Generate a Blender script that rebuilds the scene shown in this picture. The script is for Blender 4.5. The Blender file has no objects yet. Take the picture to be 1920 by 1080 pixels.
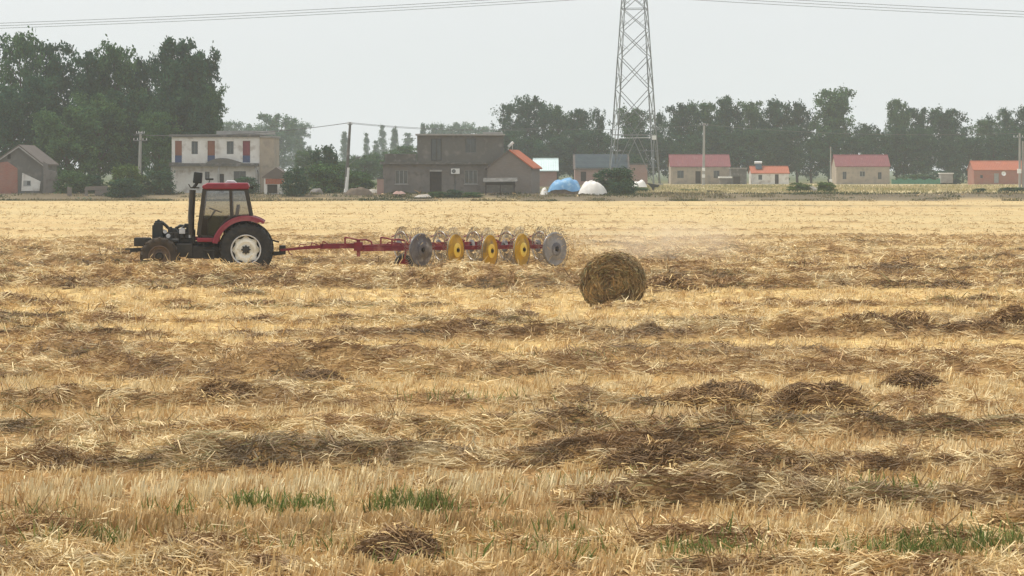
import bpy, math, random
import numpy as np
from mathutils import Vector, Matrix
random.seed(7)
rng = np.random.default_rng(11)
SC = bpy.context.scene
COL = SC.collection
PI = math.pi
F = 5000.0          # focal length in photo pixels
HZ = 318.0          # horizon row in the photo
CAMH = 3.2

def P(px, py, d):
    return Vector(((px - 960) / F * d, d, CAMH - (py - HZ) / F * d))

# ------------------------------------------------------------------ camera
cd = bpy.data.cameras.new('camera'); cam = bpy.data.objects.new('camera', cd); COL.objects.link(cam)
cam.location = (0, 0, CAMH); cam.rotation_euler = (PI / 2, 0, 0)
cd.sensor_width = 36; cd.lens = F / 1920 * 36; cd.shift_y = -(540 - HZ) / 1920
cd.clip_start = 0.5; cd.clip_end = 12000
SC.camera = cam

# ------------------------------------------------------------------ materials
def nodes(name):
    m = bpy.data.materials.new(name); m.use_nodes = True
    nt = m.node_tree; b = nt.nodes['Principled BSDF']
    return m, nt, b

def N(nt, t, **kw):
    n = nt.nodes.new(t)
    for k, v in kw.items(): setattr(n, k, v)
    return n

def rgb(c): return (c[0], c[1], c[2], 1)

def mat(name, c1, c2=None, scale=1.0, rough=0.8, spec=0.3, metal=0.0, bump=0.0, detail=6.0, lo=0.35, hi=0.65, stretch=(1, 1, 1), c3=None, s3=8.0):
    """base colour c1..c2 by object-space noise, an optional third tone of stains c3"""
    m, nt, b = nodes(name)
    b.inputs['Roughness'].default_value = rough
    b.inputs['Specular IOR Level'].default_value = spec
    b.inputs['Metallic'].default_value = metal
    if c2 is None: c2 = tuple(v * 0.8 for v in c1)
    tc = N(nt, 'ShaderNodeTexCoord'); mp = N(nt, 'ShaderNodeMapping'); mp.inputs['Scale'].default_value = stretch
    nt.links.new(tc.outputs['Object'], mp.inputs['Vector'])
    nz = N(nt, 'ShaderNodeTexNoise'); nz.inputs['Scale'].default_value = scale; nz.inputs['Detail'].default_value = detail; nz.inputs['Roughness'].default_value = 0.65
    nt.links.new(mp.outputs[0], nz.inputs['Vector'])
    r = N(nt, 'ShaderNodeValToRGB'); r.color_ramp.elements[0].position = lo; r.color_ramp.elements[1].position = hi
    r.color_ramp.elements[0].color = rgb(c1); r.color_ramp.elements[1].color = rgb(c2)
    nt.links.new(nz.outputs['Fac'], r.inputs[0]); out = r.outputs[0]
    if c3 is not None:
        n3 = N(nt, 'ShaderNodeTexNoise'); n3.inputs['Scale'].default_value = s3; n3.inputs['Detail'].default_value = 5
        nt.links.new(mp.outputs[0], n3.inputs['Vector'])
        r3 = N(nt, 'ShaderNodeValToRGB'); r3.color_ramp.elements[0].position = 0.52; r3.color_ramp.elements[1].position = 0.68
        nt.links.new(n3.outputs['Fac'], r3.inputs[0])
        mx = N(nt, 'ShaderNodeMixRGB'); mx.inputs[2].default_value = rgb(c3)
        nt.links.new(r3.outputs[0], mx.inputs[0]); nt.links.new(out, mx.inputs[1]); out = mx.outputs[0]
    nt.links.new(out, b.inputs['Base Color'])
    if bump:
        bp = N(nt, 'ShaderNodeBump'); bp.inputs['Strength'].default_value = bump; bp.inputs['Distance'].default_value = 0.02
        nt.links.new(nz.outputs['Fac'], bp.inputs['Height']); nt.links.new(bp.outputs[0], b.inputs['Normal'])
    return m

def mat_brick(name, c1, c2, mortar, bw=0.25, bh=0.065, plaster=None):
    m, nt, b = nodes(name); b.inputs['Roughness'].default_value = 0.9; b.inputs['Specular IOR Level'].default_value = 0.15
    tc = N(nt, 'ShaderNodeTexCoord')
    sx = N(nt, 'ShaderNodeSeparateXYZ'); nt.links.new(tc.outputs['Object'], sx.inputs[0])
    ad = N(nt, 'ShaderNodeMath', operation='ADD'); nt.links.new(sx.outputs[0], ad.inputs[0]); nt.links.new(sx.outputs[1], ad.inputs[1])
    cx = N(nt, 'ShaderNodeCombineXYZ'); nt.links.new(ad.outputs[0], cx.inputs[0]); nt.links.new(sx.outputs[2], cx.inputs[1])
    br = N(nt, 'ShaderNodeTexBrick'); br.inputs['Scale'].default_value = 1.0
    br.inputs['Brick Width'].default_value = bw; br.inputs['Row Height'].default_value = bh; br.inputs['Mortar Size'].default_value = 0.008
    br.inputs['Color1'].default_value = rgb(c1); br.inputs['Color2'].default_value = rgb(c2); br.inputs['Mortar'].default_value = rgb(mortar)
    nt.links.new(cx.outputs[0], br.inputs['Vector'])
    nz = N(nt, 'ShaderNodeTexNoise'); nz.inputs['Scale'].default_value = 0.9; nz.inputs['Detail'].default_value = 6
    nt.links.new(tc.outputs['Object'], nz.inputs['Vector'])
    r = N(nt, 'ShaderNodeValToRGB'); r.color_ramp.elements[0].position = 0.35; r.color_ramp.elements[1].position = 0.75
    r.color_ramp.elements[0].color = (0, 0, 0, 1); r.color_ramp.elements[1].color = (0.6, 0.6, 0.6, 1)
    nt.links.new(nz.outputs['Fac'], r.inputs[0])
    mx = N(nt, 'ShaderNodeMixRGB'); mx.inputs[2].default_value = rgb(plaster or mortar)
    nt.links.new(r.outputs[0], mx.inputs[0]); nt.links.new(br.outputs['Color'], mx.inputs[1])
    nt.links.new(mx.outputs[0], b.inputs['Base Color'])
    return m

def mat_wave_roof(name, c1, c2, c3, period=0.3, along='x'):
    """tiled or corrugated roof: ribs down the slope, weather patches"""
    m, nt, b = nodes(name); b.inputs['Roughness'].default_value = 0.75; b.inputs['Specular IOR Level'].default_value = 0.25
    tc = N(nt, 'ShaderNodeTexCoord')
    nz = N(nt, 'ShaderNodeTexNoise'); nz.inputs['Scale'].default_value = 0.8; nz.inputs['Detail'].default_value = 8; nz.inputs['Roughness'].default_value = 0.7
    nt.links.new(tc.outputs['Object'], nz.inputs['Vector'])
    r = N(nt, 'ShaderNodeValToRGB'); e = r.color_ramp.elements
    e[0].position = 0.3; e[0].color = rgb(c1); e[1].position = 0.55; e[1].color = rgb(c2)
    x = e.new(0.75); x.color = rgb(c3)
    nt.links.new(nz.outputs['Fac'], r.inputs[0])
    wv = N(nt, 'ShaderNodeTexWave'); wv.bands_direction = 'X' if along == 'x' else 'Y'
    wv.inputs['Scale'].default_value = 0.314 / period; wv.inputs['Distortion'].default_value = 0.3
    nt.links.new(tc.outputs['Object'], wv.inputs['Vector'])
    bp = N(nt, 'ShaderNodeBump'); bp.inputs['Strength'].default_value = 0.6; bp.inputs['Distance'].default_value = 0.05
    nt.links.new(wv.outputs['Fac'], bp.inputs['Height']); nt.links.new(bp.outputs[0], b.inputs['Normal'])
    nt.links.new(r.outputs[0], b.inputs['Base Color'])
    return m

def mat_attr(name, rough=0.8, spec=0.2, translucent=0.0):
    m, nt, b = nodes(name); b.inputs['Roughness'].default_value = rough; b.inputs['Specular IOR Level'].default_value = spec
    at = N(nt, 'ShaderNodeAttribute', attribute_name='col')
    nt.links.new(at.outputs['Color'], b.inputs['Base Color'])
    if translucent:
        tr = N(nt, 'ShaderNodeBsdfTranslucent'); nt.links.new(at.outputs['Color'], tr.inputs['Color'])
        ms = N(nt, 'ShaderNodeMixShader'); ms.inputs[0].default_value = translucent
        nt.links.new(b.outputs[0], ms.inputs[1]); nt.links.new(tr.outputs[0], ms.inputs[2])
        nt.links.new(ms.outputs[0], nt.nodes['Material Output'].inputs['Surface'])
    return m

def mat_glass(name, tint=(0.75, 0.8, 0.8), refl=0.2):
    m, nt, b = nodes(name); nt.nodes.remove(b)
    t = N(nt, 'ShaderNodeBsdfTransparent'); t.inputs[0].default_value = rgb(tint)
    g = N(nt, 'ShaderNodeBsdfGlossy'); g.inputs['Roughness'].default_value = 0.06
    ms = N(nt, 'ShaderNodeMixShader'); ms.inputs[0].default_value = refl
    nt.links.new(t.outputs[0], ms.inputs[1]); nt.links.new(g.outputs[0], ms.inputs[2])
    nt.links.new(ms.outputs[0], nt.nodes['Material Output'].inputs['Surface'])
    return m

M = {}
M['straw'] = mat_attr('straw_stalks', 0.6, 0.25, 0.12)
M['leaf'] = mat_attr('leaves', 0.8, 0.06, 0.18)
M['bark'] = mat('bark', (0.10, 0.085, 0.065), (0.05, 0.04, 0.03), 3, 0.95, 0.1, stretch=(4, 4, 0.6))
M['red_paint'] = mat('dusty_red_paint', (0.25, 0.012, 0.03), (0.19, 0.018, 0.032), 3, 0.38, 0.5, c3=(0.27, 0.07, 0.075), s3=2.5)
M['rake_red'] = mat('weathered_red_paint', (0.22, 0.010, 0.025), (0.15, 0.016, 0.028), 4, 0.5, 0.4, c3=(0.30, 0.10, 0.08), s3=5)
M['rubber'] = mat('dusty_rubber', (0.028, 0.029, 0.030), (0.055, 0.052, 0.047), 5, 0.85, 0.2, bump=0.3)
M['rubber_mud'] = mat('muddy_rubber', (0.045, 0.038, 0.033), (0.085, 0.068, 0.052), 5, 0.9, 0.15, bump=0.3)
M['rim_white'] = mat('cream_rim_paint', (0.90, 0.89, 0.82), (0.82, 0.80, 0.70), 4, 0.5, 0.4, c3=(0.62, 0.56, 0.43), s3=5)
M['rim_mud'] = mat('muddy_rim', (0.20, 0.15, 0.12), (0.13, 0.10, 0.08), 6, 0.8, 0.2)
M['black_iron'] = mat('oily_black_iron', (0.018, 0.018, 0.017), (0.045, 0.04, 0.033), 6, 0.5, 0.4, bump=0.4)
M['dark_plastic'] = mat('dark_plastic', (0.015, 0.02, 0.02), (0.03, 0.035, 0.033), 5, 0.45, 0.4)
M['cab_frame'] = mat('dark_cab_frame', (0.025, 0.023, 0.018), (0.05, 0.04, 0.028), 5, 0.45, 0.45)
M['steel'] = mat('bare_steel', (0.36, 0.34, 0.32), (0.22, 0.20, 0.18), 8, 0.4, 0.5, metal=0.6)
M['pale_part'] = mat('pale_castings', (0.70, 0.70, 0.70), (0.5, 0.5, 0.5), 8, 0.5, 0.4)
M['tine'] = mat('dull_spring_steel', (0.22, 0.19, 0.155), (0.14, 0.12, 0.10), 8, 0.5, 0.4)
M['seat'] = mat('grey_seat_cloth', (0.06, 0.06, 0.06), (0.10, 0.095, 0.09), 6, 0.9, 0.1)
M['glass'] = mat_glass('cab_glass', (0.58, 0.60, 0.60), 0.16)
M['glass_low'] = mat_glass('dark_cab_glass', (0.12, 0.15, 0.14), 0.06)
M['guard_grey'] = mat('smoke_grey_wheel_guard', (0.085, 0.08, 0.095), (0.16, 0.155, 0.165), 5, 0.45, 0.4, c3=(0.33, 0.32, 0.32), s3=3)
M['guard_pale'] = mat('pale_grey_wheel_guard', (0.20, 0.19, 0.19), (0.30, 0.285, 0.275), 5, 0.45, 0.4, c3=(0.20, 0.19, 0.19), s3=3)
M['guard_yellow'] = mat('dusty_yellow_wheel_guard', (0.62, 0.36, 0.03), (0.44, 0.25, 0.025), 4, 0.5, 0.35, c3=(0.22, 0.14, 0.05), s3=3)
M['hub_yellow'] = mat('yellow_hub_paint', (0.95, 0.70, 0.12), (0.88, 0.60, 0.10), 6, 0.45, 0.4)
M['galv'] = mat('galvanised_steel', (0.21, 0.225, 0.225), (0.14, 0.155, 0.155), 2, 0.5, 0.45, metal=0.4)
M['concrete'] = mat('pale_concrete', (0.36, 0.355, 0.335), (0.27, 0.265, 0.25), 2, 0.9, 0.15, stretch=(1, 1, 0.3))
M['wire'] = mat('dark_wire', (0.10, 0.10, 0.10), (0.07, 0.07, 0.07), 2, 0.5, 0.3)
M['white_wall'] = mat('whitewashed_wall', (0.74, 0.73, 0.70), (0.62, 0.59, 0.55), 0.7, 0.9, 0.15, bump=0.2, c3=(0.46, 0.42, 0.38), s3=1.1)
M['beige_wall'] = mat('beige_render', (0.40, 0.34, 0.27), (0.33, 0.28, 0.23), 0.8, 0.9, 0.15, bump=0.2, c3=(0.27, 0.24, 0.20), s3=1.3)
M['grey_wall'] = mat('raw_grey_render', (0.145, 0.14, 0.13), (0.105, 0.102, 0.096), 0.6, 0.92, 0.12, bump=0.25, c3=(0.19, 0.18, 0.165), s3=1.2)
M['grey_base'] = mat('pinkish_grey_render', (0.195, 0.178, 0.165), (0.145, 0.135, 0.127), 0.7, 0.92, 0.12, bump=0.25, c3=(0.115, 0.10, 0.095), s3=1.6)
M['cement'] = mat('dark_cement', (0.13, 0.125, 0.115), (0.09, 0.09, 0.085), 1.5, 0.9, 0.15, c3=(0.20, 0.19, 0.18), s3=2)
M['pale_slab'] = mat('pale_concrete_slab', (0.36, 0.35, 0.33), (0.26, 0.25, 0.24), 1.5, 0.9, 0.15)
M['brick_red'] = mat_brick('red_brick', (0.36, 0.12, 0.085), (0.28, 0.09, 0.07), (0.30, 0.22, 0.18))
M['brick_pink'] = mat_brick('pinkish_brick', (0.36, 0.20, 0.17), (0.29, 0.16, 0.14), (0.34, 0.28, 0.25))
M['brick_grey'] = mat_brick('grey_brown_brick', (0.20, 0.165, 0.145), (0.155, 0.13, 0.115), (0.22, 0.20, 0.185))
M['tile_orange'] = mat_wave_roof('orange_tiles', (0.40, 0.13, 0.07), (0.32, 0.10, 0.055), (0.42, 0.21, 0.14), 0.28)
M['tile_orange_y'] = mat_wave_roof('orange_ridge_tiles', (0.44, 0.125, 0.055), (0.36, 0.10, 0.045), (0.44, 0.19, 0.12), 0.28, 'y')
M['tile_red'] = mat_wave_roof('faded_red_tiles', (0.22, 0.075, 0.078), (0.17, 0.058, 0.062), (0.24, 0.12, 0.115), 0.3)
M['tile_grey'] = mat_wave_roof('old_grey_tiles', (0.16, 0.135, 0.12), (0.12, 0.10, 0.09), (0.22, 0.19, 0.17), 0.25, 'y')
M['sheet_white'] = mat_wave_roof('pale_sheet_roof', (0.62, 0.72, 0.72), (0.55, 0.66, 0.66), (0.45, 0.52, 0.52), 0.3)
M['panel'] = mat_brick('solar_cells', (0.035, 0.052, 0.065), (0.04, 0.055, 0.075), (0.15, 0.175, 0.18), 1.0, 0.7, plaster=(0.07, 0.095, 0.095))
M['pane'] = mat('dark_window_glass', (0.03, 0.04, 0.042), (0.06, 0.07, 0.07), 1.5, 0.12, 0.6)
M['frame'] = mat('grey_window_frame', (0.11, 0.12, 0.12), (0.08, 0.085, 0.085), 3, 0.5, 0.4)
M['frame_pale'] = mat('pale_window_frame', (0.32, 0.33, 0.32), (0.25, 0.25, 0.25), 3, 0.5, 0.4)
M['door_brown'] = mat('orange_brown_door', (0.26, 0.10, 0.055), (0.20, 0.075, 0.045), 1.5, 0.6, 0.3, stretch=(4, 4, 0.5))
M['door_red'] = mat('dark_red_door', (0.22, 0.035, 0.05), (0.16, 0.03, 0.04), 1.5, 0.6, 0.3, stretch=(4, 4, 0.5))
M['blue_board'] = mat('blue_boards', (0.045, 0.075, 0.18), (0.04, 0.06, 0.12), 2, 0.6, 0.3)
M['dark_wood'] = mat('dark_wood', (0.05, 0.04, 0.035), (0.03, 0.025, 0.022), 3, 0.85, 0.2)
M['white_paint'] = mat('white_paint', (0.78, 0.78, 0.76), (0.68, 0.68, 0.66), 4, 0.5, 0.3)
M['blue_tarp'] = mat('blue_tarpaulin', (0.17, 0.38, 0.62), (0.12, 0.29, 0.52), 1.2, 0.5, 0.3, bump=0.5, c3=(0.32, 0.50, 0.66), s3=2)
M['white_tarp'] = mat('white_sheeting', (0.78, 0.76, 0.72), (0.66, 0.63, 0.58), 1.2, 0.6, 0.3, bump=0.5)
M['earth'] = mat('brown_earth', (0.16, 0.125, 0.095), (0.10, 0.08, 0.062), 2, 0.95, 0.1, bump=0.5)
M['green_net'] = mat('green_netting', (0.08, 0.24, 0.16), (0.06, 0.18, 0.12), 3, 0.8, 0.2)
M['white_rubble'] = mat('pale_rubble', (0.5, 0.47, 0.42), (0.28, 0.25, 0.22), 5, 0.9, 0.1)

# ------------------------------------------------------------------ mesh builder
class MB:
    def __init__(s): s.v = []; s.f = []
    def add(s, vs, fs):
        o = len(s.v); s.v += [tuple(v) for v in vs]; s.f += [tuple(i + o for i in f) for f in fs]; return s
    def quad(s, a, b, c, d): return s.add([a, b, c, d], [(0, 1, 2, 3)])
    def box(s, x0, x1, y0, y1, z0, z1):
        vs = [(x, y, z) for z in (z0, z1) for y in (y0, y1) for x in (x0, x1)]
        return s.add(vs, [(0, 2, 3, 1), (4, 5, 7, 6), (0, 1, 5, 4), (2, 6, 7, 3), (0, 4, 6, 2), (1, 3, 7, 5)])
    def bar(s, p, q, w, h=None):
        p = Vector(p); q = Vector(q); d = (q - p)
        if d.length < 1e-6: return s
        d.normalize(); up = Vector((0, 0, 1)) if abs(d.z) < 0.95 else Vector((0, 1, 0))
        a = d.cross(up).normalized(); b = a.cross(d).normalized(); h = h or w
        vs = []
        for c in (p, q):
            for i, j in ((-1, -1), (1, -1), (1, 1), (-1, 1)): vs.append(c + a * (i * w / 2) + b * (j * h / 2))
        return s.add(vs, [(0, 1, 2, 3), (7, 6, 5, 4), (0, 4, 5, 1), (1, 5, 6, 2), (2, 6, 7, 3), (3, 7, 4, 0)])
    def tube(s, pts, r, n=8):
        pts = [Vector(p) for p in pts]; m = len(pts)
        rs = r if isinstance(r, (list, tuple)) else [r] * m
        vs = []; ref = None
        for i, p in enumerate(pts):
            t = (pts[min(i + 1, m - 1)] - pts[max(i - 1, 0)]).normalized()
            if ref is None: ref = Vector((0, 0, 1)) if abs(t.z) < 0.9 else Vector((1, 0, 0))
            a = t.cross(ref)
            if a.length < 1e-4: a = t.orthogonal()
            a.normalize(); b = a.cross(t).normalized(); ref = -b if False else ref
            for k in range(n):
                an = 2 * PI * k / n
                vs.append(p + (a * math.cos(an) + b * math.sin(an)) * rs[i])
        fs = []
        for i in range(m - 1):
            for k in range(n):
                k2 = (k + 1) % n
                fs.append((i * n + k, i * n + k2, (i + 1) * n + k2, (i + 1) * n + k))
        fs.append(tuple(range(n))[::-1]); fs.append(tuple((m - 1) * n + k for k in range(n)))
        return s.add(vs, fs)
    def lathe(s, prof, c, ax, n=32):
        """prof: (radius, offset along axis ax)"""
        c = Vector(c); ax = Vector(ax).normalized(); a = ax.orthogonal().normalized(); b = ax.cross(a)
        vs = []
        for r, o in prof:
            for k in range(n):
                an = 2 * PI * k / n; vs.append(c + ax * o + (a * math.cos(an) + b * math.sin(an)) * r)
        fs = []
        for i in range(len(prof) - 1):
            for k in range(n):
                k2 = (k + 1) % n; fs.append((i * n + k, i * n + k2, (i + 1) * n + k2, (i + 1) * n + k))
        return s.add(vs, fs)
    def prism(s, poly, y0, y1):
        """poly of (x, z) pushed from y0 to y1"""
        n = len(poly); vs = [(x, y0, z) for x, z in poly] + [(x, y1, z) for x, z in poly]
        fs = [tuple(range(n)), tuple(range(2 * n - 1, n - 1, -1))] + [(i, i + n, (i + 1) % n + n, (i + 1) % n) for i in range(n)]
        return s.add(vs, fs)
    def facade(s, x0, x1, z0, z1, y, holes, depth=0.2):
        """front wall face with real openings and reveals; holes = (x0, x1, z0, z1)"""
        xs = sorted({x0, x1, *[h[0] for h in holes], *[h[1] for h in holes]}); zs = sorted({z0, z1, *[h[2] for h in holes], *[h[3] for h in holes]})
        for i in range(len(xs) - 1):
            for j in range(len(zs) - 1):
                cx = (xs[i] + xs[i + 1]) / 2; cz = (zs[j] + zs[j + 1]) / 2
                if any(h[0] < cx < h[1] and h[2] < cz < h[3] for h in holes): continue
                s.quad((xs[i], y, zs[j]), (xs[i + 1], y, zs[j]), (xs[i + 1], y, zs[j + 1]), (xs[i], y, zs[j + 1]))
        for a, b, c, d in holes:
            e = y + depth
            s.quad((a, y, c), (a, y, d), (a, e, d), (a, e, c)); s.quad((b, y, c), (b, e, c), (b, e, d), (b, y, d))
            s.quad((a, y, d), (b, y, d), (b, e, d), (a, e, d)); s.quad((a, y, c), (a, e, c), (b, e, c), (b, y, c))
        return s
    def shell(s, x0, x1, y0, y1, z0, z1, holes=()):
        s.facade(x0, x1, z0, z1, y0, list(holes))
        s.quad((x0, y1, z0), (x0, y1, z1), (x1, y1, z1), (x1, y1, z0)); s.quad((x0, y0, z0), (x0, y0, z1), (x0, y1, z1), (x0, y1, z0))
        s.quad((x1, y0, z0), (x1, y1, z0), (x1, y1, z1), (x1, y0, z1)); s.quad((x0, y0, z1), (x1, y0, z1), (x1, y1, z1), (x0, y1, z1))
        return s
    def build(s, name, m, parent=None, smooth=False, bevel=0.0):
        me = bpy.data.meshes.new(name); me.from_pydata(s.v, [], s.f); me.update()
        me.materials.append(M[m] if isinstance(m, str) else m)
        if smooth:
            me.polygons.foreach_set('use_smooth', [True] * len(me.polygons))
            me.set_sharp_from_angle(angle=math.radians(40))
        o = bpy.data.objects.new(name, me); COL.objects.link(o)
        if parent is not None: o.parent = parent
        if bevel:
            b = o.modifiers.new('bevel', 'BEVEL'); b.width = bevel; b.segments = 2; b.limit_method = 'ANGLE'
        return o

def tag(o, label=None, cat=None, group=None, kind=None):
    if label: o['label'] = label
    if cat: o['category'] = cat
    if group: o['group'] = group
    if kind: o['kind'] = kind
    return o

def thing(name, label, cat, loc=(0, 0, 0), rz=0.0, group=None):
    o = bpy.data.objects.new(name, None); COL.objects.link(o); o.location = loc; o.rotation_euler = (0, 0, rz); o.empty_display_size = 0.3
    return tag(o, label, cat, group)

def big_mesh(name, verts, faces, cols, m, nper, parent=None, smooth=False):
    """verts (n,3), faces (k,nper) index array, cols per-vertex (n,3)"""
    me = bpy.data.meshes.new(name)
    nv, nf = len(verts), len(faces)
    me.vertices.add(nv); me.vertices.foreach_set('co', np.ascontiguousarray(verts, dtype=np.float32).ravel())
    me.loops.add(nf * nper); me.loops.foreach_set('vertex_index', np.ascontiguousarray(faces, dtype=np.int32).ravel())
    me.polygons.add(nf); me.polygons.foreach_set('loop_start', np.arange(0, nf * nper, nper, dtype=np.int32))
    if smooth: me.polygons.foreach_set('use_smooth', np.ones(nf, dtype=bool))
    a = me.attributes.new('col', 'FLOAT_COLOR', 'POINT')
    c = np.ones((nv, 4), dtype=np.float32); c[:, :3] = cols
    a.data.foreach_set('color', c.ravel())
    me.update(calc_edges=True); me.validate()
    me.materials.append(M[m] if isinstance(m, str) else m)
    o = bpy.data.objects.new(name, me); COL.objects.link(o)
    if parent is not None: o.parent = parent
    return o

# ------------------------------------------------------------------ noise
def _hash(ix, iy, seed):
    h = (ix.astype(np.int64) * 374761393 + iy.astype(np.int64) * 668265263 + seed * 1442695041) & 0xFFFFFFFF
    h = ((h ^ (h >> 13)) * 1274126177) & 0xFFFFFFFF
    h = h ^ (h >> 16)
    return (h & 0xFFFF) / 65535.0

def vnoise(x, y, seed=0):
    x = np.asarray(x, dtype=np.float64); y = np.asarray(y, dtype=np.float64) + 0 * x; x = x + 0 * y
    ix = np.floor(x); iy = np.floor(y); fx = x - ix; fy = y - iy
    fx = fx * fx * (3 - 2 * fx); fy = fy * fy * (3 - 2 * fy)
    a = _hash(ix, iy, seed); b = _hash(ix + 1, iy, seed); c = _hash(ix, iy + 1, seed); d = _hash(ix + 1, iy + 1, seed)
    return (a * (1 - fx) + b * fx) * (1 - fy) + (c * (1 - fx) + d * fx) * fy

def fbm(x, y, seed=0, o=4):
    t = 0; a = 0.5; s = 0
    for i in range(o):
        t = t + a * vnoise(x * 2 ** i, y * 2 ** i, seed + 17 * i); s += a; a *= 0.55
    return t / s

def sstep(a, b, x):
    t = np.clip((x - a) / (b - a), 0, 1); return t * t * (3 - 2 * t)

# ------------------------------------------------------------------ the field: straw rows and relief
# (distance of the row, width towards the camera, width away, height, weight at the left edge, weight at the right edge)
ROWS = [(28.7, 0.75, 1.0, 0.24, 1.05, 1.0), (25.2, 0.5, 0.8, 0.20, -0.25, 1.1), (22.5, 0.5, 0.7, 0.15, 0.3, 0.9), (20.9, 0.5, 0.5, 0.11, 0.7, 0.8),
        (32.0, 0.65, 0.8, 0.19, 0.75, 1.0), (35.9, 0.9, 1.0, 0.20, 1.0, 0.8), (41.2, 1.1, 1.1, 0.23, 1.0, 0.9), (44.9, 1.1, 1.3, 0.20, 1.0, 0.75), (50.4, 1.0, 1.4, 0.22, 0.65, 1.1), (55.2, 1.0, 1.6, 0.16, 0.9, 0.6),
        (61.8, 1.0, 1.4, 0.13, 0.8, 0.7), (71.6, 1.2, 2.0, 0.34, 1.0, 0.9), (77.0, 1.3, 1.6, 0.42, 1.0, 0.8),
        (85.5, 1.8, 2.2, 0.24, 1.2, 0.75), (92.5, 2.0, 2.5, 0.22, 1.2, 0.6), (101.0, 2.2, 3.0, 0.19, 1.1, 0.8), (111.0, 2.6, 3.0, 0.15, 1.1, 0.8), (123.0, 3.0, 3.5, 0.12, 0.9, 0.8), (138.0, 3.0, 4.0, 0.10, 0.7, 0.8), (158.0, 4.0, 4.0, 0.09, 0.7, 0.7), (185.0, 4.0, 5.0, 0.09, 0.7, 0.7), (215.0, 4.0, 5.0, 0.09, 0.7, 0.7)]

def billow(x, y, seed):
    t = 0; a = 1.0; n = 0
    for i in range(3):
        t = t + a * np.abs(2 * vnoise(x * 2 ** i, y * 2 ** i, seed + 13 * i) - 1); n += a; a *= 0.5
    return t / n

def straw_depth(x, y):
    u = x / np.maximum(y, 1) * F / 960.0
    t = 0 * x
    for i, (dc, sf, sb, h, wl, wr) in enumerate(ROWS):
        me = (fbm(x / 9.0, 0 * x + i * 7.3, 31 + i, 3) - 0.5) * dc * 0.030
        q = y - dc - me
        g = np.exp(-np.where(q < 0, np.abs(q / sf) ** 2.6, (q / sb) ** 2))
        w = np.clip(wl + (wr - wl) * (u + 1) / 2, 0, 1.4)
        lo, hi = (0.82, 1.02) if 74 < dc < 78 else (0.25, 1.3)
        am = np.clip(-0.15 + 2.1 * fbm(x / (1.1 + dc * 0.02), y / (1.0 + dc * 0.05), 57 + i, 3), lo, hi)
        t = t + h * g * w * am
    lump = billow(x / 0.85, y / 0.75, 91)
    lump = lump + (0.38 - lump) * np.maximum(sstep(90, 160, y), 0.55 * np.exp(-((y - 77) / 3.0) ** 2))
    t = t * (0.45 + 1.35 * lump)
    cl = sstep(0.60, 0.78, fbm(x / 1.3, y / 1.8, 123, 4)) * 0.12 * sstep(300, 90, y)
    return t + cl * (0.35 + 1.2 * lump)

def land(y, x=0):
    """rise of the land behind the field"""
    return 0.62 * sstep(274, 284, y) + 0.13 * sstep(300, 420, y)

def height(x, y):
    m = sstep(285, 200, y)
    return land(y) + m * (straw_depth(x, y) + 0.05 * (fbm(x / 1.3, y / 1.3, 5, 3) - 0.5)) + 0.12 * (fbm(x / 14, y / 14, 6, 3) - 0.5) * sstep(30, 60, y)

def gz(x, y):
    return float(height(np.array([float(x)]), np.array([float(y)]))[0])

C_PALE = np.array((0.85, 0.69, 0.40)); C_GOLD = np.array((0.74, 0.535, 0.245)); C_TAN = np.array((0.54, 0.355, 0.165))
C_BROWN = np.array((0.29, 0.17, 0.078)); C_DAMP_SHADE = np.array((0.135, 0.088, 0.045)); C_GREY = np.array((0.32, 0.27, 0.185)); C_GREEN = np.array((0.085, 0.15, 0.035)); C_OLIVE = np.array((0.20, 0.19, 0.065))  # the damp tone also paints shade on the row fronts

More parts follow.
